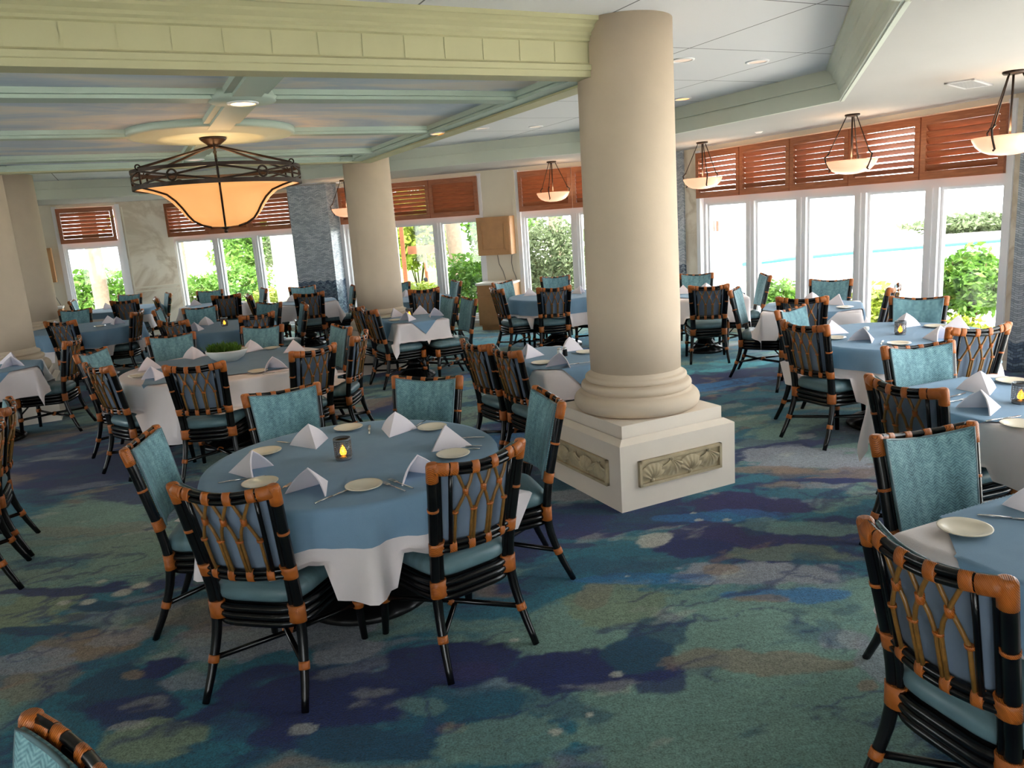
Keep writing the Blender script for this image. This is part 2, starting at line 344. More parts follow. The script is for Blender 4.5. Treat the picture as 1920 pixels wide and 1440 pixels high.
n1 = fbm(uu*.45 + wx*1.2, vv*1.35 + wy*1.6, 11); n2 = fbm(uu*.6+9 + wx*1.5, vv*1.8 + wy*2, 21); n3 = fbm(uu*1.5, vv*3.2, 33)
ok = lambda k: np.array(s2l(PAL[k]))
def lerp(a, b, f): return a*(1-f[..., None]) + b*f[..., None]
def sst(a, b, x): q = np.clip((x-a)/(b-a), 0, 1); return q*q*(3-2*q)
C = np.zeros(X.shape + (3,)) + ok('teal')
C = lerp(C, ok('sage'), sst(.50, .60, n1)); C = lerp(C, ok('navy'), sst(.44, .38, n1)*.95)
C = lerp(C, ok('tan'), sst(.62, .70, n2)*.7); C = lerp(C, ok('dteal'), sst(.42, .34, n2)*.8); C = lerp(C, ok('grey'), sst(.64, .72, n3)*.5)
edge = fbm(uu*3.0, vv*4.5, 51) - .5; edge2 = fbm(uu*9, vv*13, 71, 5) - .5
for (x, y, a, b, ang, c, s) in STROKES:
    q = math.radians(ang); dx = X + wx*.22 - x; dy = Y + wy*.16 - y
    lx = (dx*math.cos(q)+dy*math.sin(q))/a; ly = (-dx*math.sin(q)+dy*math.cos(q))/b
    d = np.sqrt(lx*lx+ly*ly) + edge*1.25 + edge2*.7
    C = lerp(C, ok(c), sst(1.06, .88, d)*s)
for (x, y, r) in DOTS:
    d = np.sqrt((X-x)**2 + ((Y-y)*1.3)**2)/r + edge2*.8; C = lerp(C, ok('pale'), sst(1.2, .8, d)*.85)
n4 = fbm(uu*.9 + wx*1.6, vv*2.2 + wy*2.2, 131); C = lerp(C, ok('navy'), sst(.030, .004, np.abs(n4-.5))*.65*sst(.40,.62,n3+.08))
n5 = fbm(uu*2.2 + wx, vv*4.2 + wy, 151); C = lerp(C, ok('pale'), sst(.70, .76, n5)*.35); C = lerp(C, ok('dteal'), sst(.33, .27, n5)*.5)
C = C*(1 + (fbm(X*7, Y*7, 91)[..., None]-.5)*.35)
ny, nx = X.shape
me = bpy.data.meshes.new('floor')
co_ = np.stack([X, Y, np.zeros_like(X)], -1).reshape(-1, 3)
idx = np.arange(ny*nx).reshape(ny, nx)
# keep only cells inside the octagon of the room
ROOM = [W(-2.05,13.0), W(4.9,6.05), W(4.9,.2), W(-2.4,-7.1), W(-9.2,-7.1), W(-9.2,8.7), W(-4.9,13.0)]
def inside(px, py, poly):
    r = np.zeros(px.shape, bool); n = len(poly)
    for i in range(n):
        x1, y1 = poly[i][:2]; x2, y2 = poly[(i+1) % n][:2]
        c = ((y1 > py) != (y2 > py)) & (px < (x2-x1)*(py-y1)/((y2-y1) or 1e-9)+x1); r ^= c
    return r
cen = inside((X[:-1,:-1]+X[1:,1:])/2, (Y[:-1,:-1]+Y[1:,1:])/2, ROOM)
q = np.stack([idx[:-1,:-1], idx[:-1,1:], idx[1:,1:], idx[1:,:-1]], -1)[cen]
used = np.unique(q); remap = -np.ones(ny*nx, int); remap[used] = np.arange(len(used))
me.from_pydata(co_[used].tolist(), [], remap[q].tolist())
at = me.color_attributes.new('Carpet', 'FLOAT_COLOR', 'POINT')
at.data.foreach_set('color', np.concatenate([C.reshape(-1,3)[used], np.ones((len(used),1))], 1).astype(np.float32).ravel())
t = NT('watercolour_carpet'); a = t.new('ShaderNodeVertexColor', layer_name='Carpet'); co = t.co()
nz = t.noise(120, 3, .75, co); nz2 = t.noise(40, 3, .6, co)
f = t.math('MULTIPLY_ADD', nz, 1.0, t.math('MULTIPLY', nz2, .45)); f = t.math('MAXIMUM', t.math('MULTIPLY_ADD', f, 2.5, -.88), .15)
vm = t.new('ShaderNodeVectorMath', operation='SCALE'); t.link(a.outputs[0], vm.inputs[0]); t.link(f, vm.inputs['Scale'])
t.link(vm.outputs[0], t.b.inputs['Base Color']); t.set(Roughness=.95); t.b.inputs['Specular IOR Level'].default_value = .15
t.b.inputs['Sheen Weight'].default_value = .15; t.bump(nz, .5, .01); M['carpet'] = t.mat
me.materials.append(M['carpet'])
fl = obj('floor', me, None); struct(fl)

# ------------------------------------------------------------------ room shell
HS, HU, ZP = 2.70, 3.00, 2.68        # soffit, upper ceiling, pavilion ceiling
s2 = math.sqrt(.5)
def dirw(u, v): return (u*UX[0]+v*UY[0], u*UX[1]+v*UY[1])
FR = {  # wall frames: origin on the inner face, x to the right as seen from inside, y outward
 'pool': fmat(W(4.9, 6.05), dirw(0,-1), dirw(1,0)),
 'garden': fmat(W(-2.05, 13.0), dirw(s2,-s2), dirw(s2,s2)),
 'far': fmat(W(-4.9, 13.0), dirw(1,0), dirw(0,1)),
 'terrace': fmat(W(4.9, .2), dirw(-s2,-s2), dirw(s2,-s2)),
 'near': fmat(W(-2.4,-7.1), dirw(-1,0), dirw(0,-1)),
 'left': fmat(W(-9.2,-7.1), dirw(0,1), dirw(-1,0)),
 'farleft': fmat(W(-9.2,8.7), dirw(s2,s2), dirw(-s2,s2)),
}
LEN = {'pool': 5.85, 'garden': 6.95/s2, 'far': 2.85, 'terrace': 7.3/s2, 'near': 6.8, 'left': 15.8, 'farleft': 4.3/s2}
def wall(side, openings, zones=()):
    """openings (x0,x1,z0,z1); zones (x0,x1,slot) pick a finish by stretch"""
    mb = MB(); L = LEN[side]; cuts = sorted({0, L, *[o[0] for o in openings], *[o[1] for o in openings], *[z for zz in zones for z in zz[:2]]})
    for a, b in zip(cuts, cuts[1:]):
        if b-a < 1e-6: continue
        mid = (a+b)/2; mi = 0
        for z in zones:
            if z[0] <= mid <= z[1]: mi = z[2]
        op = [o for o in openings if o[0] <= mid <= o[1]]
        if op:
            o = op[0]
            if o[2] > 0: mb.box(a, b, 0, .28, 0, o[2], 0)
            mb.box(a, b, 0, .28, o[3], HU, 0)
        else: mb.box(a, b, 0, .28, 0, HU, mi)
    o = obj('wall_'+side, mb, [M['wallcream'], M['marble']], M=FR[side]); return struct(o)
T = lambda t: 10.649 - t + 0.0       # garden wall: t measured from the pool corner
G0 = LEN['garden']
def gx(t): return G0 + .742 - t      # t as surveyed along the garden wall
wall('pool', [(.86, 5.52, .10, 2.64)], [(0,.86,1),(5.52,5.85,1)])
wall('garden', [(gx(10.64), gx(7.66), .10, 2.64), (gx(6.66), gx(3.90), .10, 2.64), (gx(3.20), gx(1.15), .10, 2.64)])
wall('far', [(.86, 1.92, .10, 2.64)], [(1.92,2.85,1)])
wall('terrace', [(.9, 5.5, .10, 2.64)])  # out of view; opening added to bring daylight onto the right-hand tables
wall('near', [(.8, 5.8, .02, 2.45)])  # behind the camera; opening added and sized for fill daylight
wall('left', [(9.6, 12.6, .10, 2.4)])  # out of view; opening added for more daylight
wall('farleft', [])

wn = 0
SHL = {}
def window(side, x0, x1, mull, ztop=1.965, wid=.13, shut=None, zb=.10, jamb=.07, depth=.14):
    """mull: mullion centres; glass runs behind the shutters too"""
    global wn; wn += 1
    mb = MB(); yf = .06
    mb.box(x0, x0+jamb, yf, yf+depth, zb, 2.64); mb.box(x1-jamb, x1, yf, yf+depth, zb, 2.64)
    mb.box(x0+jamb, x1-jamb, yf, yf+depth, zb, zb+.09); mb.box(x0+jamb, x1-jamb, yf, yf+depth, 2.57, 2.64)
    mb.box(x0+jamb, x1-jamb, yf, yf+depth, ztop-.09, ztop+.03)
    edges = [x0+jamb] + [e for m in mull for e in (m-wid/2, m+wid/2)] + [x1-jamb]
    for m in mull:
        mb.box(m-wid/2, m+wid/2, yf, yf+depth, zb+.09, ztop-.09); mb.box(m-wid/2, m+wid/2, yf, yf+depth, ztop+.03, 2.57)
        mb.box(m-.02, m+.02, yf-.02, yf, zb+.09, ztop-.09)
    mb.box(x0-.05, x0+.03, -.02, yf, zb, 2.66); mb.box(x1-.03, x1+.05, -.02, yf, zb, 2.66)   # inner casing
    mb.box(x0+.03, x1-.03, -.03, yf, zb-.03, zb+.02)
    o = obj('window_%d' % wn, mb, M['frame'], M=FR[side]); struct(o)
    for a, b in zip(edges[0::2], edges[1::2]):
        # inner sash bead and the glass of this light
        sb = MB()
        for (p, q2, r, s_) in ((a, a+.03, zb+.09, ztop-.09), (b-.03, b, zb+.09, ztop-.09)): sb.box(p, q2, yf+.045, yf+.10, r, s_)
        sb.box(a+.03, b-.03, yf+.045, yf+.10, zb+.09, zb+.13); sb.box(a+.03, b-.03, yf+.045, yf+.10, ztop-.12, ztop-.09)
        kid('sash', sb, M['frame'], o)
        pb = MB(); pb.box(a+.028, b-.028, yf+.07, yf+.078, zb+.128, ztop-.118); kid('pane', pb, M['glass'], o)
        pb = MB(); pb.box(a-.005, b+.005, yf+.07, yf+.078, ztop+.025, 2.575); kid('transom_pane', pb, M['glass'], o)
    return o
def shutter(side, a, b, open_deg, label, z0=1.965, z1=2.62, nsl=7):
    r = empty('window_shutter', label, 'shutter', group=None); r.matrix_world = FR[side] @ Matrix.Translation((a, -.045, z0)); w = b-a; h = z1-z0
    mb = MB(); st = .065
    mb.box(.003, st, -.02, .02, 0, h); mb.box(w-st, w-.003, -.02, .02, 0, h); mb.box(st, w-st, -.02, .02, 0, .085); mb.box(st, w-st, -.02, .02, h-.085, h)
    kid('frame', mb, M['cedar'], r)
    mb = MB(); zz0, zz1 = .085, h-.085; p = (zz1-zz0)/nsl; q = math.radians(open_deg)
    for i in range(nsl):
        zc = zz0 + p*(i+.5); Mx = Matrix.Translation((0, 0, zc)) @ Matrix.Rotation(q, 4, 'X')
        mb.box(st+.002, w-st-.002, -.005, .005, -p*.57, p*.57, 0, Mx)
    kid('louvre_panel', mb, M['cedar'], r)
    return r
# pool side: five lights
pm = [6.05-4.175, 6.05-3.25, 6.05-2.335, 6.05-1.405]
window('pool', .88, 5.50, pm, wid=.16)
pe = [.87, 6.05-4.25, 6.05-3.33, 6.05-2.41, 6.05-1.48, 5.49]
for i, dg in enumerate((51, 43, 43.5, 57, 41)):
    shutter('pool', pe[i]+.004, pe[i+1]-.004, dg, ['first cedar shutter from the mosaic corner above pool window, louvres ajar', 'second cedar shutter from the mosaic corner above pool window',
      'middle cedar shutter above pool window, beside the middle pendant', 'fourth cedar shutter from mosaic corner above pool window, louvres wide open', 'last cedar shutter above pool window, beside the marble end'][i])
gm = [gx(9.61), gx(8.67)]
window('garden', gx(10.64), gx(7.66), gm, wid=.13)
for a, b, dg, lb in ((10.63, 9.64, 40, 'cedar shutter above left pane of three-pane window behind chandelier'), (9.63, 8.66, 34, 'cedar shutter above middle pane of three-pane window, behind chandelier bowl'), (8.65, 7.67, 38, 'cedar shutter above right pane of three-pane window by mosaic pilaster')):
    shutter('garden', gx(a), gx(b), dg+5, lb)
window('garden', gx(6.66), gx(3.90), [gx(5.72), gx(4.78)], wid=.14)
for a, b, dg, lb in ((6.65, 5.75, 34, 'cedar shutter peeking out left of the middle column'), (5.74, 4.83, 38, 'cedar shutter just right of the middle column'), (4.82, 3.91, 20, 'cedar shutter left of the cream wall with cabinets')):
    shutter('garden', gx(a), gx(b), dg+5, lb)
window('garden', gx(3.20), gx(1.15), [gx(2.225)], wid=.13)
for a, b, dg, lb in ((3.17, 2.24, 22, 'cedar shutter behind the small pendant above hedge window'), (2.23, 1.16, 30, 'cedar shutter partly hidden by the big column')):
    shutter('garden', gx(a), gx(b), dg+5, lb)
window('far', .86, 1.92, [], wid=.1)
shutter('far', .87, 1.85, 42, 'small single cedar shutter above the narrow far-left window')
window('terrace', .9, 5.5, [1.82, 2.74, 3.66, 4.58], wid=.15)  # unseen window, added to supply daylight from the right
window('near', .8, 5.8, [1.8, 2.8, 3.8, 4.8], wid=.12, ztop=2.0, zb=.02)  # unseen window behind the camera, added as a daylight fill
window('left', 9.6, 12.6, [10.6, 11.6], wid=.12, ztop=2.0)  # unseen window, added to supply daylight from the left

# marble panel trim on the far wall, casing of the cream panel, baseboards
mb = MB(); mb.box(1.99, 2.02, -.02, 0, .12, 2.6); mb.box(1.99, 2.85, -.025, 0, 1.0, 1.03); mb.box(1.99, 2.85, -.02, 0, .93, .95)
struct(obj('trim_1', mb, M['wallcream'], M=FR['far']))
mb = MB(); mb.box(gx(3.86), gx(3.24), -.012, 0, .0, 2.62); mb.box(gx(3.30), gx(3.235), -.03, -.012, .1, 2.64)
struct(obj('trim_2', mb, M['wallcream'], M=FR['garden']))
def base(side, x0, x1):
    mb = MB(); mb.box(x0, x1, -.018, 0, 0, .09); struct(obj('baseboard_'+side, mb, M['wallcream'], M=FR[side]))
base('pool', 0, 5.85); base('garden', 0, G0); base('far', 0, 2.85)

# mosaic pilasters
M['mosaicpale'] = M['mosaic'].copy(); M['mosaicpale'].name = 'pale_mosaic_tile'
for nd_ in M['mosaicpale'].node_tree.nodes:
    if nd_.type == 'MATH' and nd_.operation == 'LESS_THAN': nd_.inputs[1].default_value = .3
def pilaster(side, x0, x1, depth, label, mat='mosaic'):
    mb = MB(); mb.box(0, x1-x0, -depth, 0, 0, HS)
    o = obj('mosaic_pilaster', mb, M[mat], M=FR[side] @ Matrix.Translation((x0, 0, 0)))
    tag(o, label, 'pilaster'); struct(o); return o
pilaster('garden', gx(7.52), gx(6.70), .36, 'grey mosaic pilaster between three-pane window and middle column')
pilaster('pool', .02, .54, .03, 'narrow mosaic strip right of the big column')
pilaster('pool', 5.62, 5.85, .03, 'mosaic strip at the right edge past pool window', 'mosaicpale')

# ceilings: outer soffit ring, raised tray, pavilion
def poly(o, z0, z1, mat, name): 
    mb = MB(); mb.prism(o, z0, z1); return struct(obj(name, mb, mat))
OCT = [(3.05,5.45),(3.05,.95),(.35,-1.75),(-4.75,-1.75),(-7.45,.95),(-7.45,5.45),(-4.75+.25,11.1),(-2.6,11.1)]
OUT = [(4.95,6.05),(4.95,.2),(-2.4,-7.15),(-9.25,-7.15),(-9.25,8.7),(-9.25,8.72),(-4.9,13.05),(-2.05,13.05)]
OUTX = [(5.5,6.3),(5.5,-.05),(-2.2,-7.7),(-9.8,-7.7),(-9.8,8.9),(-9.8,8.95),(-5.1,13.65),(-1.8,13.65)]
mb = MB()
n = 8
lo = [W(*p, HS) for p in OUT]; li = [W(*p, HS) for p in OCT]
mb.add(lo+li, [(i, n+i, n+(i+1) % n, (i+1) % n) for i in range(n)], 0)
up = [W(*p, HS+.02) for p in OUT]+[W(*p, HS+.02) for p in OCT]
mb.add(up, [(i, (i+1) % n, n+(i+1) % n, n+i) for i in range(n)], 0)
struct(obj('ceiling_soffit', mb, M['soffit']))
mb = MB()   # fascia of the tray: plain step with a low picture rail
lb = [W(*p, HS) for p in OCT]; ut = [W(*p, HU+.01) for p in OCT]
mb.add(lb+ut, [(i, (i+1) % n, n+(i+1) % n, n+i) for i in range(n)], 0)
OC2 = [((p[0]+2.2)*.992-2.2, (p[1]-2.8)*.992+2.8) for p in OCT]
for za, zb2 in ((HS, HS+.02), (2.86, 2.875)):
    r1 = [W(*p, za) for p in OC2]; r2 = [W(*p, zb2) for p in OC2]; r3 = [W(*p, zb2) for p in OCT]; r0 = [W(*p, za) for p in OCT]
    mb.add(r0+r1+r2+r3, [(k*n+i, k*n+(i+1) % n, (k+1)*n+(i+1) % n, (k+1)*n+i) for k in range(3) for i in range(n)], 0)
struct(obj('trim_3', mb, M['fascia']))
# crown moulding along the near diagonal of the tray
mb = MB(); A = W(3.05,.95); B = W(.35,-1.75); L = math.dist(A[:2], B[:2]); xd = ((B[0]-A[0])/L, (B[1]-A[1])/L); nd = (-xd[1], xd[0])
c0 = W(-2.2, 2.8); 
if (c0[0]-A[0])*nd[0] + (c0[1]-A[1])*nd[1] < 0: nd = (-nd[0], -nd[1])
prof = [(-.004,HS-.008),(.024,HS-.008),(.03,HS+.05),(.035,HS+.06),(.035,HS+.09),(.055,HS+.11),(.06,HS+.14),(.09,HS+.19),(.10,HS+.20),(.10,HS+.225),(.13,HS+.26),(.15,HS+.27),(.15,HU)]
P = [[(A[0]+xd[0]*s+nd[0]*d, A[1]+xd[1]*s+nd[1]*d, z) for d, z in prof] for s in (0, L)]
mb.grid(P, smooth=False)
struct(obj('trim_4', mb, M['fascia']))
o = MB(); o.prism([(p[0], p[1]) for p in OCT], HU, HU+.04)
struct(obj('ceiling', o, M['tile'], loc=W(0,0,0), rz=UANG))
o = MB(); o.prism([(p[0], p[1]) for p in OUTX], HU+.05, HU+.25); struct(obj('ceiling_roof', o, M['soffit'], loc=W(0,0,0), rz=UANG))

# pavilion: border band, beam with cornice, painted panels and ribs
PU0, PU1, PV0, PV1 = -4.36, -.045, -.05, 5.56
mb = MB()
def ring(mb, a, b, z0, z1, mi=0):   # a outer, b inner rectangle
    mb.box(a[0], b[0], a[2], a[3], z0, z1, mi); mb.box(b[1], a[1], a[2], a[3], z0, z1, mi)
    mb.box(b[0], b[1], a[2], b[2], z0, z1, mi); mb.box(b[0], b[1], b[3], a[3], z0, z1, mi)
ring(mb, (PU0,PU1,PV0,PV1), (PU0+.27,PU1-.27,PV0+.17,PV1-.17), ZP, 2.74)
ring(mb, (PU0+.25,PU1-.25,PV0+.15,PV1-.15), (PU0+.30,PU1-.30,PV0+.20,PV1-.20), 2.70, 2.74)
cu = -2.2; cvs = [.98, 2.76, 4.56]
def rib_u(v, w):
    mb.box(PU0+.2, PU1-.2, v-w/2, v+w/2, ZP+.004, 2.74); mb.box(PU0+.2, PU1-.2, v-w/2-.035, v+w/2+.035, 2.705, 2.74)
rib_u(.98, .17); rib_u(2.76, .13); rib_u(4.56, .17)
mb.box(cu-.085, cu+.085, PV0+.1, PV1-.1, ZP, 2.74); mb.box(cu-.13, cu+.13, PV0+.1, PV1-.1, 2.70, 2.74)
for v in (.98, 4.56):
    mb.lathe([(.20,2.74-2.70),(.215,.0),(.20,-.022),(.0,-.024)][::-1], 40, (cu, v, 2.70))
mb.lathe([(0,-.022),(.34,-.024),(.36,-.030),(.43,-.034),(.45,-.018),(.62,-.018),(.655,-.012),(.66,.0),(.66,.04)], 64, (cu, 2.76, 2.70))
# corner scallops
for su in (PU0+.27, PU1-.27):
    for sv in (PV0+.17, PV1-.17):
        mb.lathe([(0,-.012),(.14,-.012),(.155,.0),(.155,.03)], 28, (su, sv, 2.70))
struct(obj('trim_5', mb, M['panelrib'], loc=W(0,0,0), rz=UANG))
mb = MB(); mb.box(PU0+.1, PU1-.1, PV0+.1, PV1-.1, 2.738, 2.76); struct(obj('ceiling_painted_panels', mb, M['sky'], loc=W(0,0,0), rz=UANG))
mb = MB()   # beam: profile swept round the rectangle
prof = [(0,2.665),(.012,2.665),(.012,2.70),(.02,2.705),(.02,2.735),(.006,2.742),(.0,2.75),(.0,2.865),(.016,2.872),(.016,2.888),(.03,2.90),(.03,2.918),(.055,2.94),(.055,2.955),(.075,2.972),(.085,2.975),(.085,HU)]
ringp = []
for d, z in prof:
    ringp.append([(PU0-d,PV0-d,z),(PU1+d,PV0-d,z),(PU1+d,PV1+d,z),(PU0-d,PV1+d,z)])
mb.grid(ringp, smooth=False, wrap=True)
ring(mb, (PU0,PU1,PV0,PV1), (PU0+.14,PU1-.14,PV0+.14,PV1-.14), 2.665, 2.70)
x = PU0+.3                       # faint block joints along the frieze
while x < PU1-.1:
    mb.box(x, x+.008, PV0-.004, PV0, 2.752, 2.862); x += .235
struct(obj('trim_6', mb, M['beam'], loc=W(0,0,0), rz=UANG))

# ------------------------------------------------------------------ columns
def column(u, v, label, plinth, top=HU):
    r = empty('column', label, 'column', W(u, v), UANG); struct(r)
    z0 = .55 if plinth else 0
    mb = MB(); R = .305
    mb.lathe([(R,.80),(R+.005,1.2),(R,1.8),(R-.004,top)], 64)
    kid('shaft', mb, M['column'], r)
    mb = MB()
    tor = lambda zc, rr, rb: [(rb+rr*math.cos(a), zc+rr*math.sin(a)) for a in [(-90+i*180/10)*PI/180 for i in range(11)]]
    mb.lathe([(.30,.535)] + tor(.60,.062,.365) + [(.365,.668)] + tor(.70,.03,.345) + [(.335,.735)] + tor(.757,.02,.325) + [(R+.004,.785),(R,.81)], 64)
    kid('torus_base', mb, M['column'], r)
    mb = MB(); a = .46
    mb.box(-a, a, -a, a, 0, .43); mb.add([(-a,-a,.43),(a,-a,.43),(a,a,.43),(-a,a,.43),(-a+.05,-a+.05,.46),(a-.05,-a+.05,.46),(a-.05,a-.05,.46),(-a+.05,a-.05,.46)], [(0,1,5,4),(1,2,6,5),(2,3,7,6),(3,0,4,7)])
    mb.box(-.40, .40, -.40, .40, .43, .54)
    kid('plinth', mb, M['plinth'], r)
    if plinth:
        for k in range(4):
            Mk = Matrix.Rotation(k*PI/2, 4, 'Z') @ Matrix.Translation((0, -a, .23))
            mb = MB(); w, h = .33, .085
            mb.box(-w, w, -.005, 0, -h, h, 0, Mk)
            for (x0, x1, y0, y1) in ((-w, w, h-.018, h), (-w, w, -h, -h+.018), (-w, -w+.018, -h, h), (w-.018, w, -h, h)): mb.box(x0, x1, -.024, -.0, y0, y1, 0, Mk)
            for q in range(4):      # four scallop shells, every other one turned over
                cx = -.225 + q*.15; sg = 1 if q % 2 == 0 else -1
                P = []
                nr, na = 7, 29
                for i in range(nr):
                    rr = .015 + .095*i/(nr-1); row = []
                    for j in range(na):
                        an = math.radians(22 + 136*j/(na-1)); rib = .5+.5*math.cos((an-PI/2)*18); e = i/(nr-1)
                        hgt = .005 + .027*math.sin(min(1, .12+e*.95)*PI*.92)*(0.58+.42*rib)
                        rad = rr*(1 + .03*rib*e)
                        row.append(tuple(Mk @ Vector((cx + rad*math.cos(an), -.004-hgt, sg*(-.055 + rad*math.sin(an))))))
                    P.append(row)
                mb.grid(P, flip=(sg < 0))
                mb.lathe([(.016,0),(.013,.010),(0,.016)], 10, (0,0,0))
                n_ = 10*3
                R2 = Mk @ Matrix.Translation((cx, -.005, sg*-.058)) @ Matrix.Rotation(PI/2, 4, 'X')
                for vi in range(len(mb.v)-n_, len(mb.v)): mb.v[vi] = tuple(R2 @ Vector(mb.v[vi]))
            p = kid('shell_relief', mb, M['relief'], r, 'tan carved panel of four scallop shells')
    return r
column(0, 0, 'big cream column on square plinth with shell panels', True)
column(0, 5.88, 'cream column in the middle behind square table', False)
column(-4.36, 5.95, 'near one of the two cream columns at left edge', False)
column(-4.36, 9.85, 'cream column behind the leftmost column', False)

# ------------------------------------------------------------------ chairs
POST = [(.224,-.012,0),(.210,.042,.12),(.197,.083,.24),(.190,.100,.34),(.190,.097,.44),(.194,.078,.56),(.203,.048,.70),(.212,.018,.84),(.219,-.006,.945),(.2195,-.008,.97)]
def interp(path, z):
    for a, b in zip(path, path[1:]):
        if z <= b[2] + 1e-9:
            f = (z-a[2])/(b[2]-a[2]); return tuple(a[i]+(b[i]-a[i])*f for i in range(3))
    return path[-1]
def post_at(z, sx=1): p = interp(POST, z); return (p[0]*sx, p[1], p[2])
def seat_outline(g=0.0, n=40):
    pts = []
    for k in range(n):
        a = 2*PI*k/n; c, s = math.cos(a), math.sin(a); e = .42
        x = abs(c)**e*(1 if c > 0 else -1); y = abs(s)**e*(1 if s > 0 else -1)
        yy = .315 + y*(.235+g); hw = .195 + (.235-.195)*(yy-.08)/.47 + g
        pts.append((x*hw, yy + (.018*(1-x*x) if y > 0 else 0)))
    return pts
def make_chair(label):
    r = empty('dining_chair', label, 'chair', group=None)
    # cushion
    mb = MB(); rows = []
    for g, z in ((-.05,.412),(-.012,.413),(.0,.425),(.004,.445),(.0,.465),(-.016,.483),(-.05,.494),(-.11,.502),(-.20,.506)):
        o_ = seat_outline(0); c = (0, .315)
        f = 1 + g/.235
        rows.append([(c[0]+(p[0]-c[0])*f, c[1]+(p[1]-c[1])*f, z) for p in o_])
    mb.grid(rows, wrap=True); b = len(mb.v); mb.f.append(list(range(b-40, b))); mb.m.append(0); mb.sm.append(True)
    mb.f.append(list(range(0, 40))[::-1]); mb.m.append(0); mb.sm.append(False)
    kid('seat', mb, M['seat'], r)
    mb = MB()
    for z, g in ((.322,-.004),(.355,.0),(.388,.0)): mb.tube([(x, y, z) for x, y in seat_outline(g)], .0165, 8, ref=(0,0,1), closed=True)
    mb.prism(seat_outline(-.01), .375, .411)
    kid('seat_frame', mb, M['black'], r)
    # posts, each running down into a rear leg
    for sx in (-1, 1):
        zs = [i*.940/18 for i in range(19)]
        mb = MB(); mb.tube([post_at(z, sx) for z in zs], [.0150+.0065*min(1, z/.3) for z in zs], 10)
        z2 = [.36+i*.56/10 for i in range(11)]
        mb.tube([(post_at(z, sx)[0]-sx*.028, post_at(z, sx)[1]-.002, z) for z in z2], .0125, 8)
        p = kid('rear_post', mb, M['black'], r)
        def band(z0, z1, ra, rb, dx, dy):
            q = MB(); zz = [z0+(z1-z0)*i/3 for i in range(4)]
            q.tube([(post_at(z, sx)[0]-sx*dx, post_at(z, sx)[1]+dy, z) for z in zz], (ra, rb), 14); return q
        for z0, z1, ra, rb, dx, dy in ((.15,.180,.0225,.0225,0,0), (.335,.41,.037,.027,.010,.0), (.535,.588,.036,.026,.012,-.001), (.735,.746,.0245,.0245,.001,.0)):
            note(p, kid('rattan_binding', band(z0, z1, ra, rb, dx, dy), M['wrap'], p)) if False else kid('rattan_binding', band(z0, z1, ra, rb, dx, dy), M['wrap'], p)
        q = MB(); zz = [.868,.895,.920,.938,.947,.951]; q.tube([(post_at(z, sx)[0]-sx*.003, post_at(z, sx)[1], z) for z in zz], [(.0265*f, .0235*f) for f in (1,1,1,1,.86,.55)], 14)
        q.tube([(sx*x, rail_y(x/.22)-.002, .926-.026*(1-(x/.22)**2)) for x in (.212,.195,.175,.158)], (.0275,.0185), 14, ref=(0,0,1))
        kid('corner_binding', q, M['wrap'], p)
    # rails
    def rail(name, zc, hw, y0, bow, dip, bands, gap):
        mb = MB(); ss = [(-1+i/8)*.935 for i in range(17)]
        for dz in (gap, -gap): mb.tube([(hw*s, y0-bow*(1-s*s), zc+dz-dip*(1-s*s)) for s in ss], .0128, 9, ref=(0,0,1))
        p = kid(name, mb, M['black'], r)
        for s0 in bands:
            q = MB(); sl = [s0-.075, s0-.02, s0+.03, s0+.075]
            q.tube([(hw*s, y0-bow*(1-s*s), zc-dip*(1-s*s)) for s in sl], (gap+.0150, .0155), 14, ref=(0,0,1)); kid('rattan_binding', q, M['wrap'], p)
    BS = (-.63,-.21,.21,.63)
    rail('top_rail', .928, .215, -.006, .042, .026, BS, .0125)
    rail('lower_rail', .560, .192, .076, .040, .004, BS, .0125)
    # upholstered back: teal face, plain back
    mb = MB(); ni, nj = 13, 9; F = []; Bk = []
    for i in range(ni):
        s = -1+2*i/(ni-1); rf = []; rb_ = []
        for j in range(nj):
            e = j/(nj-1); z = .552 + e*(.936-.552); p = post_at(z); hw = p[0]-.020; x = hw*s
            y = p[1] + .020 - .040*(1-s*s)*(.95) + .004
            zz = z - e*.027*(1-s*s)
            bul = .016*(1-s**6)*(1-(2*e-1)**6)
            rf.append((x, y+.010+bul, zz)); rb_.append((x, y-.006, zz))
        F.append(rf); Bk.append(rb_)
    mb.grid(F, 0); mb.grid(Bk, 1, flip=True)
    per = lambda G: [G[i][0] for i in range(ni)] + [G[-1][j] for j in range(1, nj)] + [G[i][-1] for i in range(ni-2, -1, -1)] + [G[0][j] for j in range(nj-2, 0, -1)]
    mb.grid([per(F), per(Bk)], 0, wrap=True, flip=True)
    kid('back_panel', mb, [M['teal'], M['backcloth']], r)
    mb = MB(); pp = per(F); mb.tube([(a, b_-.004, c) for a, b_, c in pp], .0055, 6, closed=True); kid('piping', mb, M['seat'], r)
    # cane lattice behind the back
    us = [s*.20 for s in BS]
    def cp(x, z, d=0.0):
        p = post_at(z); s = x/.205; return (x*(p[0]/.212), p[1]-.040*(1-s*s)-.006-d, z)
    mb = MB()
    for i in range(4):
        for k in (-1, 1):
            j = i+k
            if j < 0 or j > 3: continue
            xm = (us[i]+us[j])/2; off = -.008*k if 0 < j < 3 else 0
            path = [cp(us[i]+.004*k, .905), cp(us[i]+.010*k, .885, .003), cp(us[i]+(xm-us[i])*.6, .845, .004 if k > 0 else .012), cp(xm, .805, .004 if k > 0 else .012), cp(us[j]-(us[j]-xm)*.55, .765, .004 if k > 0 else .010), cp(us[j]+off, .715, .006), cp(us[j]+off, .65, .004), cp(us[j]+off, .575, .0)]
            mb.tube(path, .0070, 7)
    for i in range(3):
        mb.tube([cp((us[i]+us[i+1])/2, z, .008) for z in (.790,.805,.820)], (.012,.013), 10, 1)
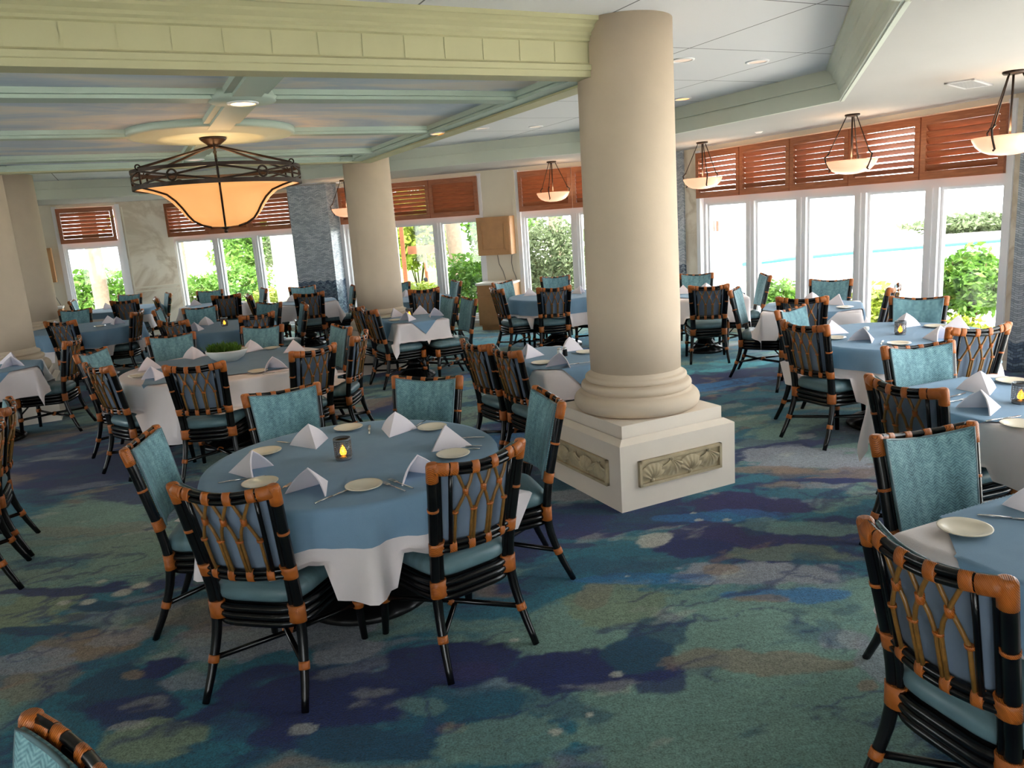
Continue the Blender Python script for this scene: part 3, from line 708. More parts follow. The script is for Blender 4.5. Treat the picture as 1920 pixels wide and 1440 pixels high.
    for i in range(4):
        mb.tube([cp(us[i], z, .006) for z in (.712,.722)], (.017 if 0 < i < 3 else .014, .011), 10, 1)
    kid('cane_lattice', mb, [M['cane'], M['wrap']], r)
    for sx in (-1, 1):
        mb = MB(); mb.tube([cp(sx*(.20*.63+.018), z, .002) for z in (.575,.7,.8,.9)], .009, 8); kid('back_spindle', mb, M['black'], r)
    # front legs
    for sx in (-1, 1):
        mb = MB(); mb.tube([(sx*.232,.548,0),(sx*.224,.535,.2),(sx*.216,.525,.405)], [.0155,.020,.022], 10); p = kid('front_leg', mb, M['black'], r)
        for z0, z1, ra in ((.165,.20,.0255), (.315,.40,.030)):
            q = MB(); q.tube([(sx*(.225-.02*(z-.2)), .535, z) for z in (z0, (z0+z1)/2, z1)], ra, 12); kid('rattan_binding', q, M['wrap'], p)
    mb = MB()
    for sx in (-1, 1):
        a = post_at(.166, sx); b_ = (-sx*.225, .535, .182)
        mid = tuple((a[i]+b_[i])/2 + (0, 0, .008*sx)[i] for i in range(3))
        mb.tube([a, mid, b_], .0125, 8, ref=(0,0,1))
        c = (sx*.19, .42, .34); mb.tube([(sx*.222,.53,.23), c], .008, 6, ref=(0,0,1))
    p = kid('stretcher', mb, M['black'], r)
    q = MB(); q.lathe([(.012,-.022),(.026,-.012),(.026,.012),(.012,.022)], 12, (0, .30, .174)); kid('rattan_binding', q, M['wrap'], p)
    return r
def rail_y(s): return -.004-.042*(1-s*s)

TN = {'T1': 'front round table with candle', 'T2': 'round table with planter bowl', 'T3': 'square table beside leftmost column', 'T4': 'blue-skirted table behind left column',
 'T5': 'table by narrow single window', 'T6': 'round table behind planter table', 'T7': 'table under three-pane window', 'T8': 'square table by mosaic pilaster',
 'T9': 'table before the middle column', 'T10': 'table behind the middle column', 'T11': 'round table near wooden cabinets', 'T12': 'table behind the big column',
 'T13': 'white table right of big column', 'T14': 'square table by pool window', 'T15': 'round table before leafy bush', 'T16': 'candlelit table at right edge', 'T17': 'corner table with single plate'}
# x, y of the back, azimuth it faces (deg from +Y towards +X), table, how it looks, which side
CHAIRS = [
 (-1.12,2.80,14,'T1','b','near left side'),(-.16,3.00,-36,'T1','b','near right side'),(-1.80,3.62,84,'T1','f','left side'),(-1.39,4.58,150,'T1','f','far left side'),(-.52,4.66,-161,'T1','f','far right side'),(.18,3.94,-105,'T1','f','right side'),
 (-3.41,7.80,150,'T2','f','far left side'),(-2.56,8.05,-172,'T2','f','far right side'),(-1.63,7.55,-124,'T2','f','right far side'),(-1.34,6.90,-84,'T2','b','right near side'),(-1.59,6.22,-52,'T2','b','near right side'),(-2.40,5.81,-3,'T2','b','near side'),(-3.28,6.10,38,'T2','b','near left side'),(-3.78,6.96,96,'T2','f','left side'),
 (-4.55,8.05,-100,'T3','b','right side'),
 (-6.68,12.06,162,'T4','f','far side'),(-5.90,10.25,8,'T4','b','near side'),(-5.24,11.02,-96,'T4','b','right side'),
 (-7.92,14.25,72,'T5','e','left side'),(-7.20,14.98,180,'T5','f','far side'),(-6.58,13.45,-8,'T5','b','near side'),(-6.28,14.55,-122,'T5','e','right side'),
 (-4.96,11.02,76,'T6','e','left side'),(-4.30,10.90,150,'T6','f','far left side'),(-3.32,10.88,-153,'T6','f','far right side'),(-4.0,9.28,21,'T6','b','near left side'),(-3.03,9.39,-46,'T6','b','near right side'),(-2.69,10.33,-110,'T6','e','right side'),
 (-6.02,13.45,63,'T7','e','left side'),(-5.46,14.42,168,'T7','f','far side'),(-4.68,13.05,-18,'T7','b','near side'),(-4.32,13.98,-117,'T7','e','right side'),
 (-4.16,12.65,66,'T8','e','left side'),(-3.59,13.80,158,'T8','f','far side'),(-3.08,12.20,-17,'T8','b','near side'),(-2.54,13.07,-108,'T8','e','right side'),
 (-1.60,9.05,60,'T9','b','left near side'),(-1.84,9.55,60,'T9','b','left far side'),(-.72,9.90,-118,'T9','f','right far side'),(-.45,9.48,-114,'T9','f','right near side'),
 (-1.2,11.45,-16,'T10','b','near side'),(-1.82,13.06,176,'T10','f','far side'),(-.78,12.55,-112,'T10','e','right side'),
 (-.04,11.70,130,'T11','f','far left side'),(-.12,10.62,68,'T11','b','near left side'),(.78,12.08,178,'T11','f','far side'),(.64,10.26,-6,'T11','b','near side'),(1.52,10.62,-55,'T11','b','near right side'),
 (1.02,6.62,-116,'T12','f','right far side'),(-.26,5.92,60,'T12','b','left far side'),(-.03,5.54,63,'T12','b','left near side'),
 (2.65,10.75,-158,'T13','f','far side'),(2.38,9.07,9,'T13','b','near side'),(3.33,9.91,-86,'T13','f','right side'),
 (2.50,8.45,118,'T14','e','left side'),(3.68,8.75,-144,'T14','f','far side'),(2.81,7.33,25,'T14','b','near side'),(3.88,7.72,-52,'T14','b','right side'),
 (2.44,6.61,140,'T15','f','far left side'),(2.22,5.74,66,'T15','b','near left side'),(3.62,6.76,-144,'T15','f','far side'),(3.15,5.11,-7,'T15','b','near right side'),
 (2.48,4.61,174,'T16','f','far side'),(1.92,3.68,68,'T16','b','left side'),(1.59,2.88,168,'T17','f','far side'),(1.06,1.87,70,'T17','b','near side'),
 (-3.17,4.74,-116,None,'b','far one'),(-2.95,4.27,-116,None,'b','near one'),(-.86,1.24,-135,None,'f',''),
]
LOOK = {'b': 'rattan chair showing its lattice back', 'f': 'rattan chair showing its teal front', 'e': 'rattan chair seen edge-on'}
proto = None
SEATS = []
for (x, y, az, tb, look, side) in CHAIRS:
    a = math.radians(az); rz = -a
    if tb: lb = '%s, %s of %s' % (LOOK[look], side, TN[tb]); g = 'dining chairs at the tables'
    elif look == 'b': lb = 'edge-on rattan chair cut by the left photo edge, %s of two' % side; g = 'dining chairs at the tables'
    else: lb = 'orange-bound chair top corner poking up at the bottom left edge'; g = 'dining chairs at the tables'
    if proto is None:
        proto = make_chair(lb); proto['group'] = g; o = proto; o.location = (x, y, 0); o.rotation_euler = (0, 0, rz)
    else: o = dup(proto, (x, y, 0), rz, lb, g)
    SEATS.append((x, y, rz))

# ------------------------------------------------------------------ tables
def on_seat(px, py):
    for (x, y, rz) in SEATS:
        dx, dy = px-x, py-y
        if abs(dx) > .8 or abs(dy) > .8: continue
        c, s = math.cos(-rz), math.sin(-rz); lx, ly = dx*c-dy*s, dx*s+dy*c
        if .05 < ly < .585 and abs(lx) < .20+.05*(ly-.08)/.47+.035: return True
    return False
def near_post(px, py): return False
def nearest(shape, a, b, rot, x, y):
    """closest point of the table top outline region to local point, shape 'round' (radius a) or 'rect' (half sizes a,b)"""
    if shape == 'round':
        d = math.hypot(x, y); f = 1 if d <= a else a/d; return x*f, y*f
    return max(-a, min(a, x)), max(-b, min(b, y))
def cloth(shape, a, b, cshape, ca_, cb, crot, z, nf, seed, lift=0.0, tx=0, ty=0, rot=0, fold=.05, step=.026, spread=.10):
    """a cloth laid over a table top and left to hang"""
    R = random.Random(seed); ph = [R.uniform(0, 6.28) for _ in range(4)]
    mb = MB(); rows = []
    def place(x, y):
        cx, cy = nearest(shape, a, b, rot, x, y); ox, oy = x-cx, y-cy; d = math.hypot(ox, oy)
        if d < 1e-6: px, py, pz = cx, cy, z+lift
        else:
            nx, ny = ox/d, oy/d
            per = math.atan2(cy, cx) if shape == 'round' else math.atan2(y, x)
            k = min(1, d/.22); r0 = .012
            w = (math.sin(nf*per+ph[0]) + .5*math.sin(nf*1.7*per+ph[1]))*fold*k*(.28+d/.42)
            if d < .03: pz = z+lift - d*d/.06; out = d*.72
            else: out = .0216 + spread*(d-.03) + w; pz = z+lift - .015 - (d-.03)*.985
            out = max(out, .012) + lift
            px, py = cx+nx*out, cy+ny*out
        c, s = math.cos(rot), math.sin(rot); X, Y = px*c-py*s+tx, px*s+py*c+ty
        if pz < .52 and d > 1e-6 and on_seat(X, Y):
            low = .516-pz; px += nx*low*.25; py += ny*low*.25; X, Y = px*c-py*s+tx, px*s+py*c+ty; pz = .516 + lift*.6 + .003*math.sin(40*per)
        return (X-tx, Y-ty, pz)
    if cshape == 'round':
        n = 144; rad = [0, .3*ca_, .6*ca_] + [a*.9, a*.97, a-.004]*(1 if shape == 'round' and a < ca_ else 0)
        r = (a if shape == 'round' and a < ca_ else .6*ca_)+.004
        while r < ca_: rad.append(r); r += step
        rad.append(ca_); rad = sorted(set(rad))
        rows = [[place(max(rr, 1e-5)*math.cos(2*PI*k/n), max(rr, 1e-5)*math.sin(2*PI*k/n)) for k in range(n)] for rr in rad]
        mb.grid(rows, wrap=True)
    else:
        nx_ = max(8, int(2*ca_/step)); ny_ = max(8, int(2*cb/step)); c, s = math.cos(crot), math.sin(crot)
        for i in range(nx_+1):
            row = []
            for j in range(ny_+1):
                lx = -ca_+2*ca_*i/nx_; ly = -cb+2*cb*j/ny_; row.append(place(lx*c-ly*s, lx*s+ly*c))
            rows.append(row)
        mb.grid(rows)
    return mb
def table(key, shape, x, y, a, b=None, az=0.0, name=None):
    r = empty('round_table' if shape == 'round' else 'square_table', 'black pedestal under the ' + TN[key], 'table', (x, y, 0), math.radians(-az))
    mb = MB()
    if shape == 'round': mb.lathe([(a-.04,.700),(a-.022,.705),(a-.022,.726),(a-.03,.731)], 56)
    else: mb.box(-a+.03, a-.03, -b+.03, b-.03, .702, .731)
    kid('tabletop', mb, M['black'], r)
    mb = MB(); mb.lathe([(.10,.16),(.115,.19),(.075,.22),(.062,.30),(.088,.36),(.098,.40),(.070,.46),(.055,.56),(.07,.62),(.11,.66),(.20,.69),(.20,.70)], 28); kid('pedestal', mb, M['iron'], r)
    mb = MB(); mb.lathe([(.33,.0),(.345,.012),(.335,.035),(.30,.055),(.26,.065),(.20,.10),(.14,.145),(.11,.165)], 64, rfun=lambda rr, an, z: rr*(1 if shape == 'round' else .70)*(1+.035*math.sin(16*an)*(1 if z > .02 else 0))); kid('base', mb, M['iron'], r, 'ornate black cast base')
    return r
def spread(key, shape, x, y, a, b, az, white, blue):
    table(key, shape, x, y, a, b, az)
    rot = math.radians(-az); sd = hash(key) % 97
    sd = sum(ord(ch) for ch in key)
    if white:
        cs, ca_, nf = white[:3]; cb = ca_ if shape == 'round' or cs == 'round' else ca_ + (b-a)
        m = cloth(shape, a, b, cs, ca_, cb, 0, .734, nf, sd, 0, x, y, rot); o = obj('tablecloth', m, M['linen'], loc=(x, y, 0)); tag(o, 'white linen cloth over the ' + TN[key], 'tablecloth', 'white tablecloths')
    if blue:
        cs, ca_, crot, nf = blue; cb = ca_
        nf = white[2]; m = cloth(shape, a, b, cs, ca_, cb, math.radians(crot), .734, nf, sd, .008, x, y, rot, step=.013 if cs == 'sq' else .026); o = obj('table_topper', m, M['blue'], loc=(x, y, 0)); tag(o, 'slate blue topper on the ' + TN[key], 'tablecloth', 'blue table toppers')
AV = -25.7
def go():
    spread('T1', 'round', -.82, 3.72, .70, None, 0, ('round', 1.11, 15), ('round', .885, 0, 11))
    spread('T2', 'round', -2.58, 6.98, .89, None, 0, ('round', 1.38, 11), ('sq', .66, 20, 9))
    spread('T3', 'square', -5.25, 7.68, .45, .42, AV, ('sq', .73, 6), ('sq', .49, 45, 6))
    spread('T4', 'round', -6.1, 11.2, .74, None, 0, ('round', 1.12, 9), ('round', .98, 0, 14))
    spread('T5', 'round', -7.0, 14.2, .66, None, 0, ('round', 1.02, 9), ('round', .78, 0, 12))
    spread('T6', 'round', -3.72, 10.1, .64, None, 0, ('round', .84, 9), ('round', 1.04, 0, 13))
    spread('T7', 'round', -5.15, 13.7, .55, None, 0, ('round', .92, 9), ('sq', .42, 30, 9))
    spread('T8', 'square', -3.33, 13.0, .45, .45, -18, ('sq', .72, 6), ('sq', .50, 45, 6))
    spread('T9', 'square', -1.19, 9.54, .31, .44, -26, ('sq', .60, 6), ('sq', .43, 45, 6))
    spread('T10', 'round', -1.5, 12.25, .60, None, 0, ('round', .95, 9), ('round', .78, 0, 12))
    spread('T11', 'round', .72, 11.15, .66, None, 0, ('round', 1.05, 9), ('round', .88, 0, 16))
    spread('T12', 'square', .34, 6.16, .34, .49, -26, ('sq', .64, 6), ('sq', .50, 45, 6))
    spread('T13', 'square', 2.55, 9.95, .47, .47, 8, ('sq', .78, 6), ('sq', .42, 45, 6))
    spread('T14', 'square', 3.22, 8.12, .46, .46, 24, ('sq', .76, 6), ('sq', .52, 45, 6))
    spread('T15', 'round', 3.08, 6.08, .68, None, 0, ('round', 1.10, 9), ('round', .86, 0, 11))
    spread('T16', 'square', 2.64, 3.98, .47, .47, -20, ('sq', .77, 6), ('sq', .51, 45, 6))
    spread('T17', 'square', 1.86, 2.17, .46, .46, -23, ('sq', .74, 6), ('sq', .50, 45, 6))
go()

# ------------------------------------------------------------------ table ware
TOP = .741
def napkin_mesh():
    mb = MB(); A = Vector((0,.012,.112)); B = Vector((0,-.125,.002)); n = 9
    for side in (-1, 1):
        Lp = Vector((side*.105,.055,.002))
        def pt(i, j, off):
            e = i/(n-1); f = j/(n-1)               # e from the ridge foot to the apex, f from the ridge out to the hem
            ridge = B.lerp(A, e); hem = B.lerp(Lp, e) if False else Lp.lerp(A, max(0, (e-.0))*0)
            q = ridge.lerp(B.lerp(Lp, e), f)
            nrm = Vector((side*.75, -.35, .55)).normalized()
            return q + nrm*(.012*math.sin(PI*f)*e + off)
        out = [[pt(i, j, .0) for j in range(n)] for i in range(n)]; inn = [[pt(i, j, -.007) for j in range(n)] for i in range(n)]
        mb.grid(out, flip=side > 0); mb.grid(inn, flip=side < 0)
        e1 = [out[-1][j] for j in range(n)]; e2 = [inn[-1][j] for j in range(n)]
        mid = [(a+b)/2 + Vector((0,.006,.001)) for a, b in zip(e1, e2)]
        mb.grid([e1, mid, e2], flip=side > 0)
    return mb
NAP = napkin_mesh().mesh('napkin', M['napkin'])
mb = MB(); mb.lathe([(.0,.0),(.045,.0),(.05,.002),(.062,.009),(.082,.014),(.083,.017),(.078,.017),(.060,.012),(.046,.006),(.0,.005)], 40); PLT = mb.mesh('bread_plate', M['plate'])
mb = MB(); mb.tube([(0,-.10,.005),(0,-.06,.006),(0,.0,.005)], [(.004,.003),(.006,.0035),(.0045,.003)], 8, ref=(1,0,0)); mb.tube([(0,0,.004),(.001,.05,.004),(.002,.10,.004),(.0,.115,.004)], [(.005,.0012),(.0085,.0012),(.0085,.0012),(.002,.001)], 8, ref=(1,0,0)); KNF = mb.mesh('table_knife', M['steel'])
mb = MB(); mb.tube([(0,-.10,.005),(0,-.05,.006),(0,.03,.005)], [(.004,.002),(.0055,.0025),(.003,.002)], 8); mb.box(-.010, .010, .03, .05, .004, .006)
for k in range(4): mb.box(-.010+k*.0058, -.0075+k*.0058, .05, .095, .005, .0065)
FRK = mb.mesh('table_fork', M['steel'])
def ware(name, me, x, y, az, label, cat, group, z=TOP):
    o = bpy.data.objects.new(name, me); COL.objects.link(o); o.location = (x, y, z); o.rotation_euler = (0, 0, -math.radians(az)); return tag(o, label, cat, group)
TC = {'T1': (-.82,3.72), 'T2': (-2.58,6.98), 'T3': (-5.29,7.77), 'T4': (-6.1,11.2), 'T5': (-7.0,14.2), 'T6': (-3.72,10.1), 'T7': (-5.15,13.7), 'T8': (-3.33,13.0), 'T9': (-1.16,9.68), 'T10': (-1.5,12.25), 'T11': (.72,11.15), 'T12': (.42,6.12), 'T13': (2.55,9.95), 'T14': (3.22,8.12), 'T15': (3.08,6.08), 'T16': (2.64,3.98), 'T17': (1.86,2.17)}
def place(tb, x, y):
    """which chair a place setting belongs to"""
    best = min((c for c in CHAIRS if c[3] == tb), key=lambda c: math.hypot(c[0]-x, c[1]-y)); return best[5].replace(' side', '')
NAPS = [('T1',-1.28,3.58,100,'left'),('T1',-.91,3.25,-160,'near left'),('T1',-.45,3.33,150,'near right'),('T1',-.34,3.80,-75,'right'),('T1',-.66,4.16,10,'far right'),('T1',-1.10,4.02,-25,'far left'),
 ('T2',-3.28,6.98,-80,'left'),('T2',-3.0,6.42,-145,'near left'),('T2',-3.08,7.48,-20,'far left'),('T2',-2.58,7.68,5,'far right'),('T2',-2.10,7.46,35,'right far'),('T2',-2.02,6.50,140,'near right'),
 ('T3',-5.0,7.72,150,'near'),('T3',-5.2,8.02,60,'far'),('T4',-6.62,11.40,-140,'left'),('T4',-5.72,11.36,110,'right'),('T4',-5.98,11.62,20,'far'),('T5',-7.38,14.40,-110,'left'),
 ('T6',-3.95,9.80,-150,'near left'),('T6',-4.05,10.42,-30,'far left'),('T7',-5.5,13.80,-80,'left'),('T7',-5.2,14.02,10,'far'),('T8',-3.62,13.22,-60,'left'),
 ('T9',-1.42,9.82,-100,'left far'),('T9',-1.20,9.30,-130,'left near'),('T9',-1.12,9.92,50,'right far'),('T9',-.90,9.55,140,'right near'),('T10',-1.62,12.62,10,'far'),
 ('T11',.36,11.36,-60,'far left'),('T11',1.06,11.18,110,'right'),('T12',.16,6.24,-100,'left far'),('T12',.38,5.74,-150,'left near'),('T12',.50,6.42,40,'right far'),
 ('T13',2.35,10.2,-40,'left'),('T13',2.66,10.28,20,'far'),('T14',3.48,8.10,110,'right'),('T14',3.34,8.42,20,'far'),('T14',2.94,8.24,-70,'left'),
 ('T15',2.70,6.36,-60,'far left'),('T15',2.75,5.90,-120,'near left'),('T15',3.36,6.46,40,'far'),('T15',3.24,5.75,150,'near right'),('T15',3.60,6.14,90,'right'),
 ('T16',2.60,4.17,10,'far'),('T16',2.37,3.78,-105,'left'),('T17',1.80,2.50,10,'far')]
for tb, x, y, az, sd in NAPS:
    ware('folded_napkin', NAP, x, y, az, 'white tent-folded napkin at the %s place of %s' % (sd, TN[tb]), 'napkin', 'folded napkins on the tables')
PLS = [('T1',-1.31,3.90,'left'),('T1',-1.18,3.38,'near left'),('T1',-.68,3.24,'near right'),('T1',-.31,3.62,'right'),('T1',-.46,4.16,'far right'),('T1',-.95,4.28,'far left'),
 ('T2',-2.12,6.40,'near right'),('T2',-2.38,7.70,'far right'),('T2',-3.21,6.58,'near left'),('T4',-5.86,11.14,'right'),('T9',-1.52,9.72,'left far'),('T9',-1.36,9.36,'left near'),
 ('T12',.24,5.88,'left near'),('T12',.62,6.22,'right far'),('T14',3.42,7.78,'right'),('T15',2.60,6.08,'near left'),('T15',2.90,5.66,'near right'),('T15',3.52,6.30,'far'),('T16',2.86,4.30,'far'),('T16',2.36,3.47,'near'),('T17',1.46,2.38,'left')]
for tb, x, y, sd in PLS:
    ware('bread_plate', PLT, x, y, 0, 'small cream bread plate at the %s place of %s' % (sd, TN[tb]), 'plate', 'bread plates on the tables', TOP+.001)
KN = [('T1',-.80,3.15,35,'near left'),('T1',-1.30,3.47,70,'left'),('T1',-1.22,4.06,-60,'far left'),('T1',-.26,3.92,-80,'right'),('T1',-.82,4.22,-10,'far right'),('T2',-1.95,6.30,60,'near right'),('T15',2.82,5.76,30,'near left'),('T16',2.40,4.08,60,'far'),('T16',2.36,3.60,75,'left'),('T17',1.66,2.45,115,'far'),('T12',.52,5.78,70,'left near')]
for tb, x, y, az, sd in KN:
    ware('table_knife', KNF, x, y, az, 'steel knife lying at the %s place of %s' % (sd, TN[tb]), 'knife', 'knives on the tables', TOP+.001)
FK = [('T1',-.55,3.22,-40,'near right','left'),('T1',-.52,3.25,-40,'near right','right'),('T1',-.28,3.72,-80,'right','lower'),('T1',-.27,3.765,-80,'right','upper'),('T1',-.55,4.25,-160,'far right','single'),('T1',-1.06,3.28,20,'near left','single'),('T16',2.36,3.98,70,'left','single')]
for tb, x, y, az, sd, wh in FK:
    ware('table_fork', FRK, x, y, az, 'steel fork (%s) lying at the %s place of %s' % (wh, sd, TN[tb]), 'fork', 'forks on the tables', TOP+.001)
# candle jars
def candle(tb, x, y):
    r = empty('candle_jar', 'lit candle jar standing on the ' + TN[tb], 'candle', (x, y, TOP), 0, 'candle jars on the tables')
    mb = MB(); mb.lathe([(.0,.0),(.038,.0),(.040,.004),(.040,.016),(.0,.016)], 28); kid('jar_base', mb, M['candleglass'], r)
    mb = MB(); mb.lathe([(.038,.016),(.040,.02),(.042,.100),(.040,.100),(.0375,.02)], 36, rfun=lambda q, a, z: q*(1+.012*math.sin(18*a))); kid('glass', mb, M['jar'], r)
    mb = MB(); mb.lathe([(.0435,.098),(.0445,.102),(.043,.110),(.040,.110),(.040,.098)], 32); kid('rim', mb, M['candleglass'], r)
    mb = MB()
    for i in range(7):      # the dark mesh sleeve
        z = .022+i*.011; mb.tube([(.0425*math.cos(2*PI*k/24), .0425*math.sin(2*PI*k/24), z) for k in range(24)], .0011, 5, ref=(0,0,1), closed=True)
    for k in range(16):
        a = 2*PI*k/16; mb.tube([(.0425*math.cos(a), .0425*math.sin(a), .018), (.0425*math.cos(a+.2), .0425*math.sin(a+.2), .098)], .0011, 5)
    kid('mesh_sleeve', mb, M['candleglass'], r)
    mb = MB(); mb.lathe([(.0,.02),(.012,.024),(.017,.036),(.013,.052),(.004,.068),(.0,.074)], 14); kid('flame', mb, M['flame'], r)
    return r
cand = candle('T1', -.86, 3.70)
for tb, x, y in (('T6',-3.70,10.12),('T9',-1.22,9.66),('T15',3.12,6.08),('T16',2.62,3.86)): dup(cand, (x, y, TOP), 0, 'lit candle jar standing on the ' + TN[tb], 'candle jars on the tables')
# salt and pepper
for nm, dx, mt in (('salt_shaker', 0, 'bowl'), ('pepper_shaker', .045, 'pepper')):
    r = empty(nm, '%s shaker on the %s' % ('white salt' if dx == 0 else 'dark pepper', TN['T12']), 'shaker', (.40+dx, 6.16, TOP))
    mb = MB(); mb.lathe([(.0,.0),(.018,.0),(.020,.003),(.018,.05),(.016,.055)], 20); kid('body', mb, M[mt], r)
    mb = MB(); mb.lathe([(.0175,.055),(.018,.062),(.012,.072),(.0,.075)], 20); kid('lid', mb, M['steel'], r)
mb = MB(); mb.lathe([(0,0),(.016,0),(.022,.01),(.022,.03),(.018,.035),(.0,.034)], 20); tag(obj('cream_pot', mb, M['bowl'], loc=(2.98,6.36,TOP)), 'tiny white cream pot on the round table before bush', 'pot')
# planter bowl
r = empty('planter_bowl', 'white oval bowl of green succulents on the round table', 'planter', (-2.62,7.12,TOP))
mb = MB(); mb.lathe([(.0,.0),(.09,.0),(.10,.004),(.16,.035),(.205,.085),(.21,.10),(.20,.10),(.15,.05),(.0,.045)], 48); 
for i, p in enumerate(mb.v): mb.v[i] = (p[0]*.92, p[1]*.72, p[2]*1.08)
kid('bowl', mb, M['bowl'], r)
mb = MB(); mb.lathe([(.0,.088),(.10,.085),(.185,.078)], 32)
for i, p in enumerate(mb.v): mb.v[i] = (p[0]*.90, p[1]*.70, p[2]*1.1)
kid('soil', mb, M['soil'], r)
R = random.Random(4); mb = MB()
for k in range(420):
    a = R.uniform(0, 6.28); d = .17*math.sqrt(R.random()); x, y = d*math.cos(a)*.95-.03, d*math.sin(a)*.62; h = R.uniform(.04,.10)*(1.15-d*1.8); l = Vector((R.uniform(-.05,.05), R.uniform(-.05,.05), h)); p = Vector((x, y, .09)); w = Vector((-l.y, l.x, .002)).normalized()*R.uniform(.004,.009)
    mb.add([tuple(p-w*.5), tuple(p+w*.5), tuple(p+l*.6+w), tuple(p+l), tuple(p+l*.6-w)], [(0,1,2,3,4)])
kid('succulents', mb, M['leaf'], r)

# ------------------------------------------------------------------ lamps
def chandelier():
    r = empty('chandelier', 'large bronze chandelier with glowing amber glass bowl', 'chandelier', W(-2.2, 2.76, 0))
    mb = MB(); mb.lathe([(.0,2.676),(.105,2.676),(.108,2.665),(.10,2.655),(.06,2.625),(.045,2.61),(.05,2.60),(.03,2.59),(.0,2.588)][::-1], 36)
    mb.lathe([(.0,2.545),(.014,2.553),(.016,2.565),(.008,2.58),(.012,2.592)], 16); kid('canopy', mb, M['bronze'], r)
    for k in range(6):
        a = 2*PI*k/6 - 1.234; mb = MB(); c, s = math.cos(a), math.sin(a)
        mb.tube([(.05*c,.05*s,2.602), (.665*c,.665*s,2.428)], .0095, 8, ref=(0,0,1))
        mb.tube([(.665*c+.02*math.cos(q)*c, .665*s+.02*math.cos(q)*s, 2.435+.02*math.sin(q)) for q in [2*PI*i/12 for i in range(12)]], .006, 6, closed=True, ref=(-s, c, 0)); kid('support_rod', mb, M['bronze'], r)
    mb = MB(); n = 96
    for z, h in ((2.415,.013),(2.290,.016)):
        P = [[((.66+d)*math.cos(2*PI*k/n), (.66+d)*math.sin(2*PI*k/n), z+e) for k in range(n)] for d, e in ((-.010,-h),(.010,-h),(.010,h),(-.010,h),(-.010,-h))]
        mb.grid(P, wrap=True, smooth=False)
    kid('ring_band', mb, M['bronze'], r)
    mb = MB(); N = 6
    def arc(a0, z0, a1, z1, rad=.008):
        mb.tube([(.66*math.cos(a0+(a1-a0)*i/12), .66*math.sin(a0+(a1-a0)*i/12), z0+(z1-z0)*i/12) for i in range(13)], rad, 6, ref=(0,0,1))
    for k in range(N):
        a0 = 2*PI*k/N-1.234; a1 = 2*PI*(k+1)/N-1.234; am = (a0+a1)/2
        arc(a0, 2.30, a1, 2.405); arc(a0, 2.405, a1, 2.30); mb.tube([(.66*math.cos(a0), .66*math.sin(a0), 2.29), (.66*math.cos(a0), .66*math.sin(a0), 2.415)], .009, 6)
        cc_, ss = math.cos(am), math.sin(am)
        mb.tube([(.66*cc_ - ss*.040*math.cos(q), .66*ss + cc_*.040*math.cos(q), 2.352+.040*math.sin(q)) for q in [2*PI*i/16 for i in range(16)]], .008, 6, closed=True, ref=(cc_, ss, 0))
    kid('lattice_ring', mb, M['bronze'], r)
    prof = [(.645,2.285),(.56,2.264),(.46,2.232),(.395,2.18),(.345,2.12),(.305,2.06),(.265,2.015),(.20,1.98),(.12,1.960),(.0,1.952)]
    mb = MB(); mb.lathe(prof + [(.0,1.960),(.115,1.968),(.193,1.988),(.257,2.022),(.297,2.064),(.337,2.124),(.387,2.186),(.455,2.240),(.555,2.272),(.64,2.292)], 72); kid('glass_bowl', mb, M['lampglass'], r)
    for k in range(6):
        a = 2*PI*k/6 - 1.234; mb = MB(); mb.tube([((p[0]+.008)*math.cos(a), (p[0]+.008)*math.sin(a), p[1]-.005) for p in prof[:-1]], .0085, 6, ref=(-math.sin(a), math.cos(a), 0)); kid('bowl_rib', mb, M['bronze'], r)
    mb = MB(); mb.lathe([(.0,1.900),(.012,1.904),(.016,1.918),(.008,1.928),(.022,1.936),(.045,1.95),(.0,1.955)], 20); kid('finial', mb, M['bronze'], r)
chandelier()
def pendant(label):
    r = empty('pendant_lamp', label, 'lamp', group='pendant lamps along the windows')
    mb = MB(); mb.lathe([(.0,2.70),(.075,2.70),(.078,2.688),(.07,2.678),(.03,2.672),(.0,2.67)][::-1], 28); mb.tube([(0,0,2.675),(0,0,2.235)], .0085, 8); kid('canopy', mb, M['bronze'], r)
    for k in range(3):
        a = 2*PI*k/3+.5; c, s = math.cos(a), math.sin(a); mb = MB()
        mb.tube([(.06*c,.06*s,2.678), (.235*c,.235*s,2.31)], .0055, 6, ref=(0,0,1)); mb.lathe([(.0,-.012),(.016,0),(.0,.012)], 10, (.238*c,.238*s,2.30))
        mb.tube([(.235*c,.235*s,2.30), (.275*c,.275*s,2.27), (.262*c,.262*s,2.215), (.215*c,.215*s,2.125), (.235*c,.235*s,2.115)], .009, 6, ref=(-s,c,0)); kid('hanger', mb, M['bronze'], r)
    prof = [(.262,2.222),(.258,2.205),(.235,2.16),(.195,2.12),(.135,2.093),(.06,2.08),(.0,2.078)]
    mb = MB(); mb.lathe(prof + [(.0,2.086),(.06,2.089),(.13,2.102),(.19,2.128),(.228,2.166),(.25,2.21),(.256,2.224)], 48); kid('glass_bowl', mb, M['pendglass'], r)
    return r
pd = pendant('pendant lamp right of the big column, before first shutter'); pd.location = W(4.25, 4.32)
dup(pd, W(4.18, 1.81), .4, 'pendant lamp before the middle of the pool window', 'pendant lamps along the windows')
dup(pd, W(3.30,-.42), 1.1, 'pendant lamp cut by the right edge near the vent', 'pendant lamps along the windows')
dup(pd, W(3.25, 6.72), 1.8, 'pendant lamp left of the big column, before hedge window', 'pendant lamps along the windows')
dup(pd, W(.55, 9.15), .9, 'pendant lamp mostly hidden behind the middle column', 'pendant lamps along the windows')
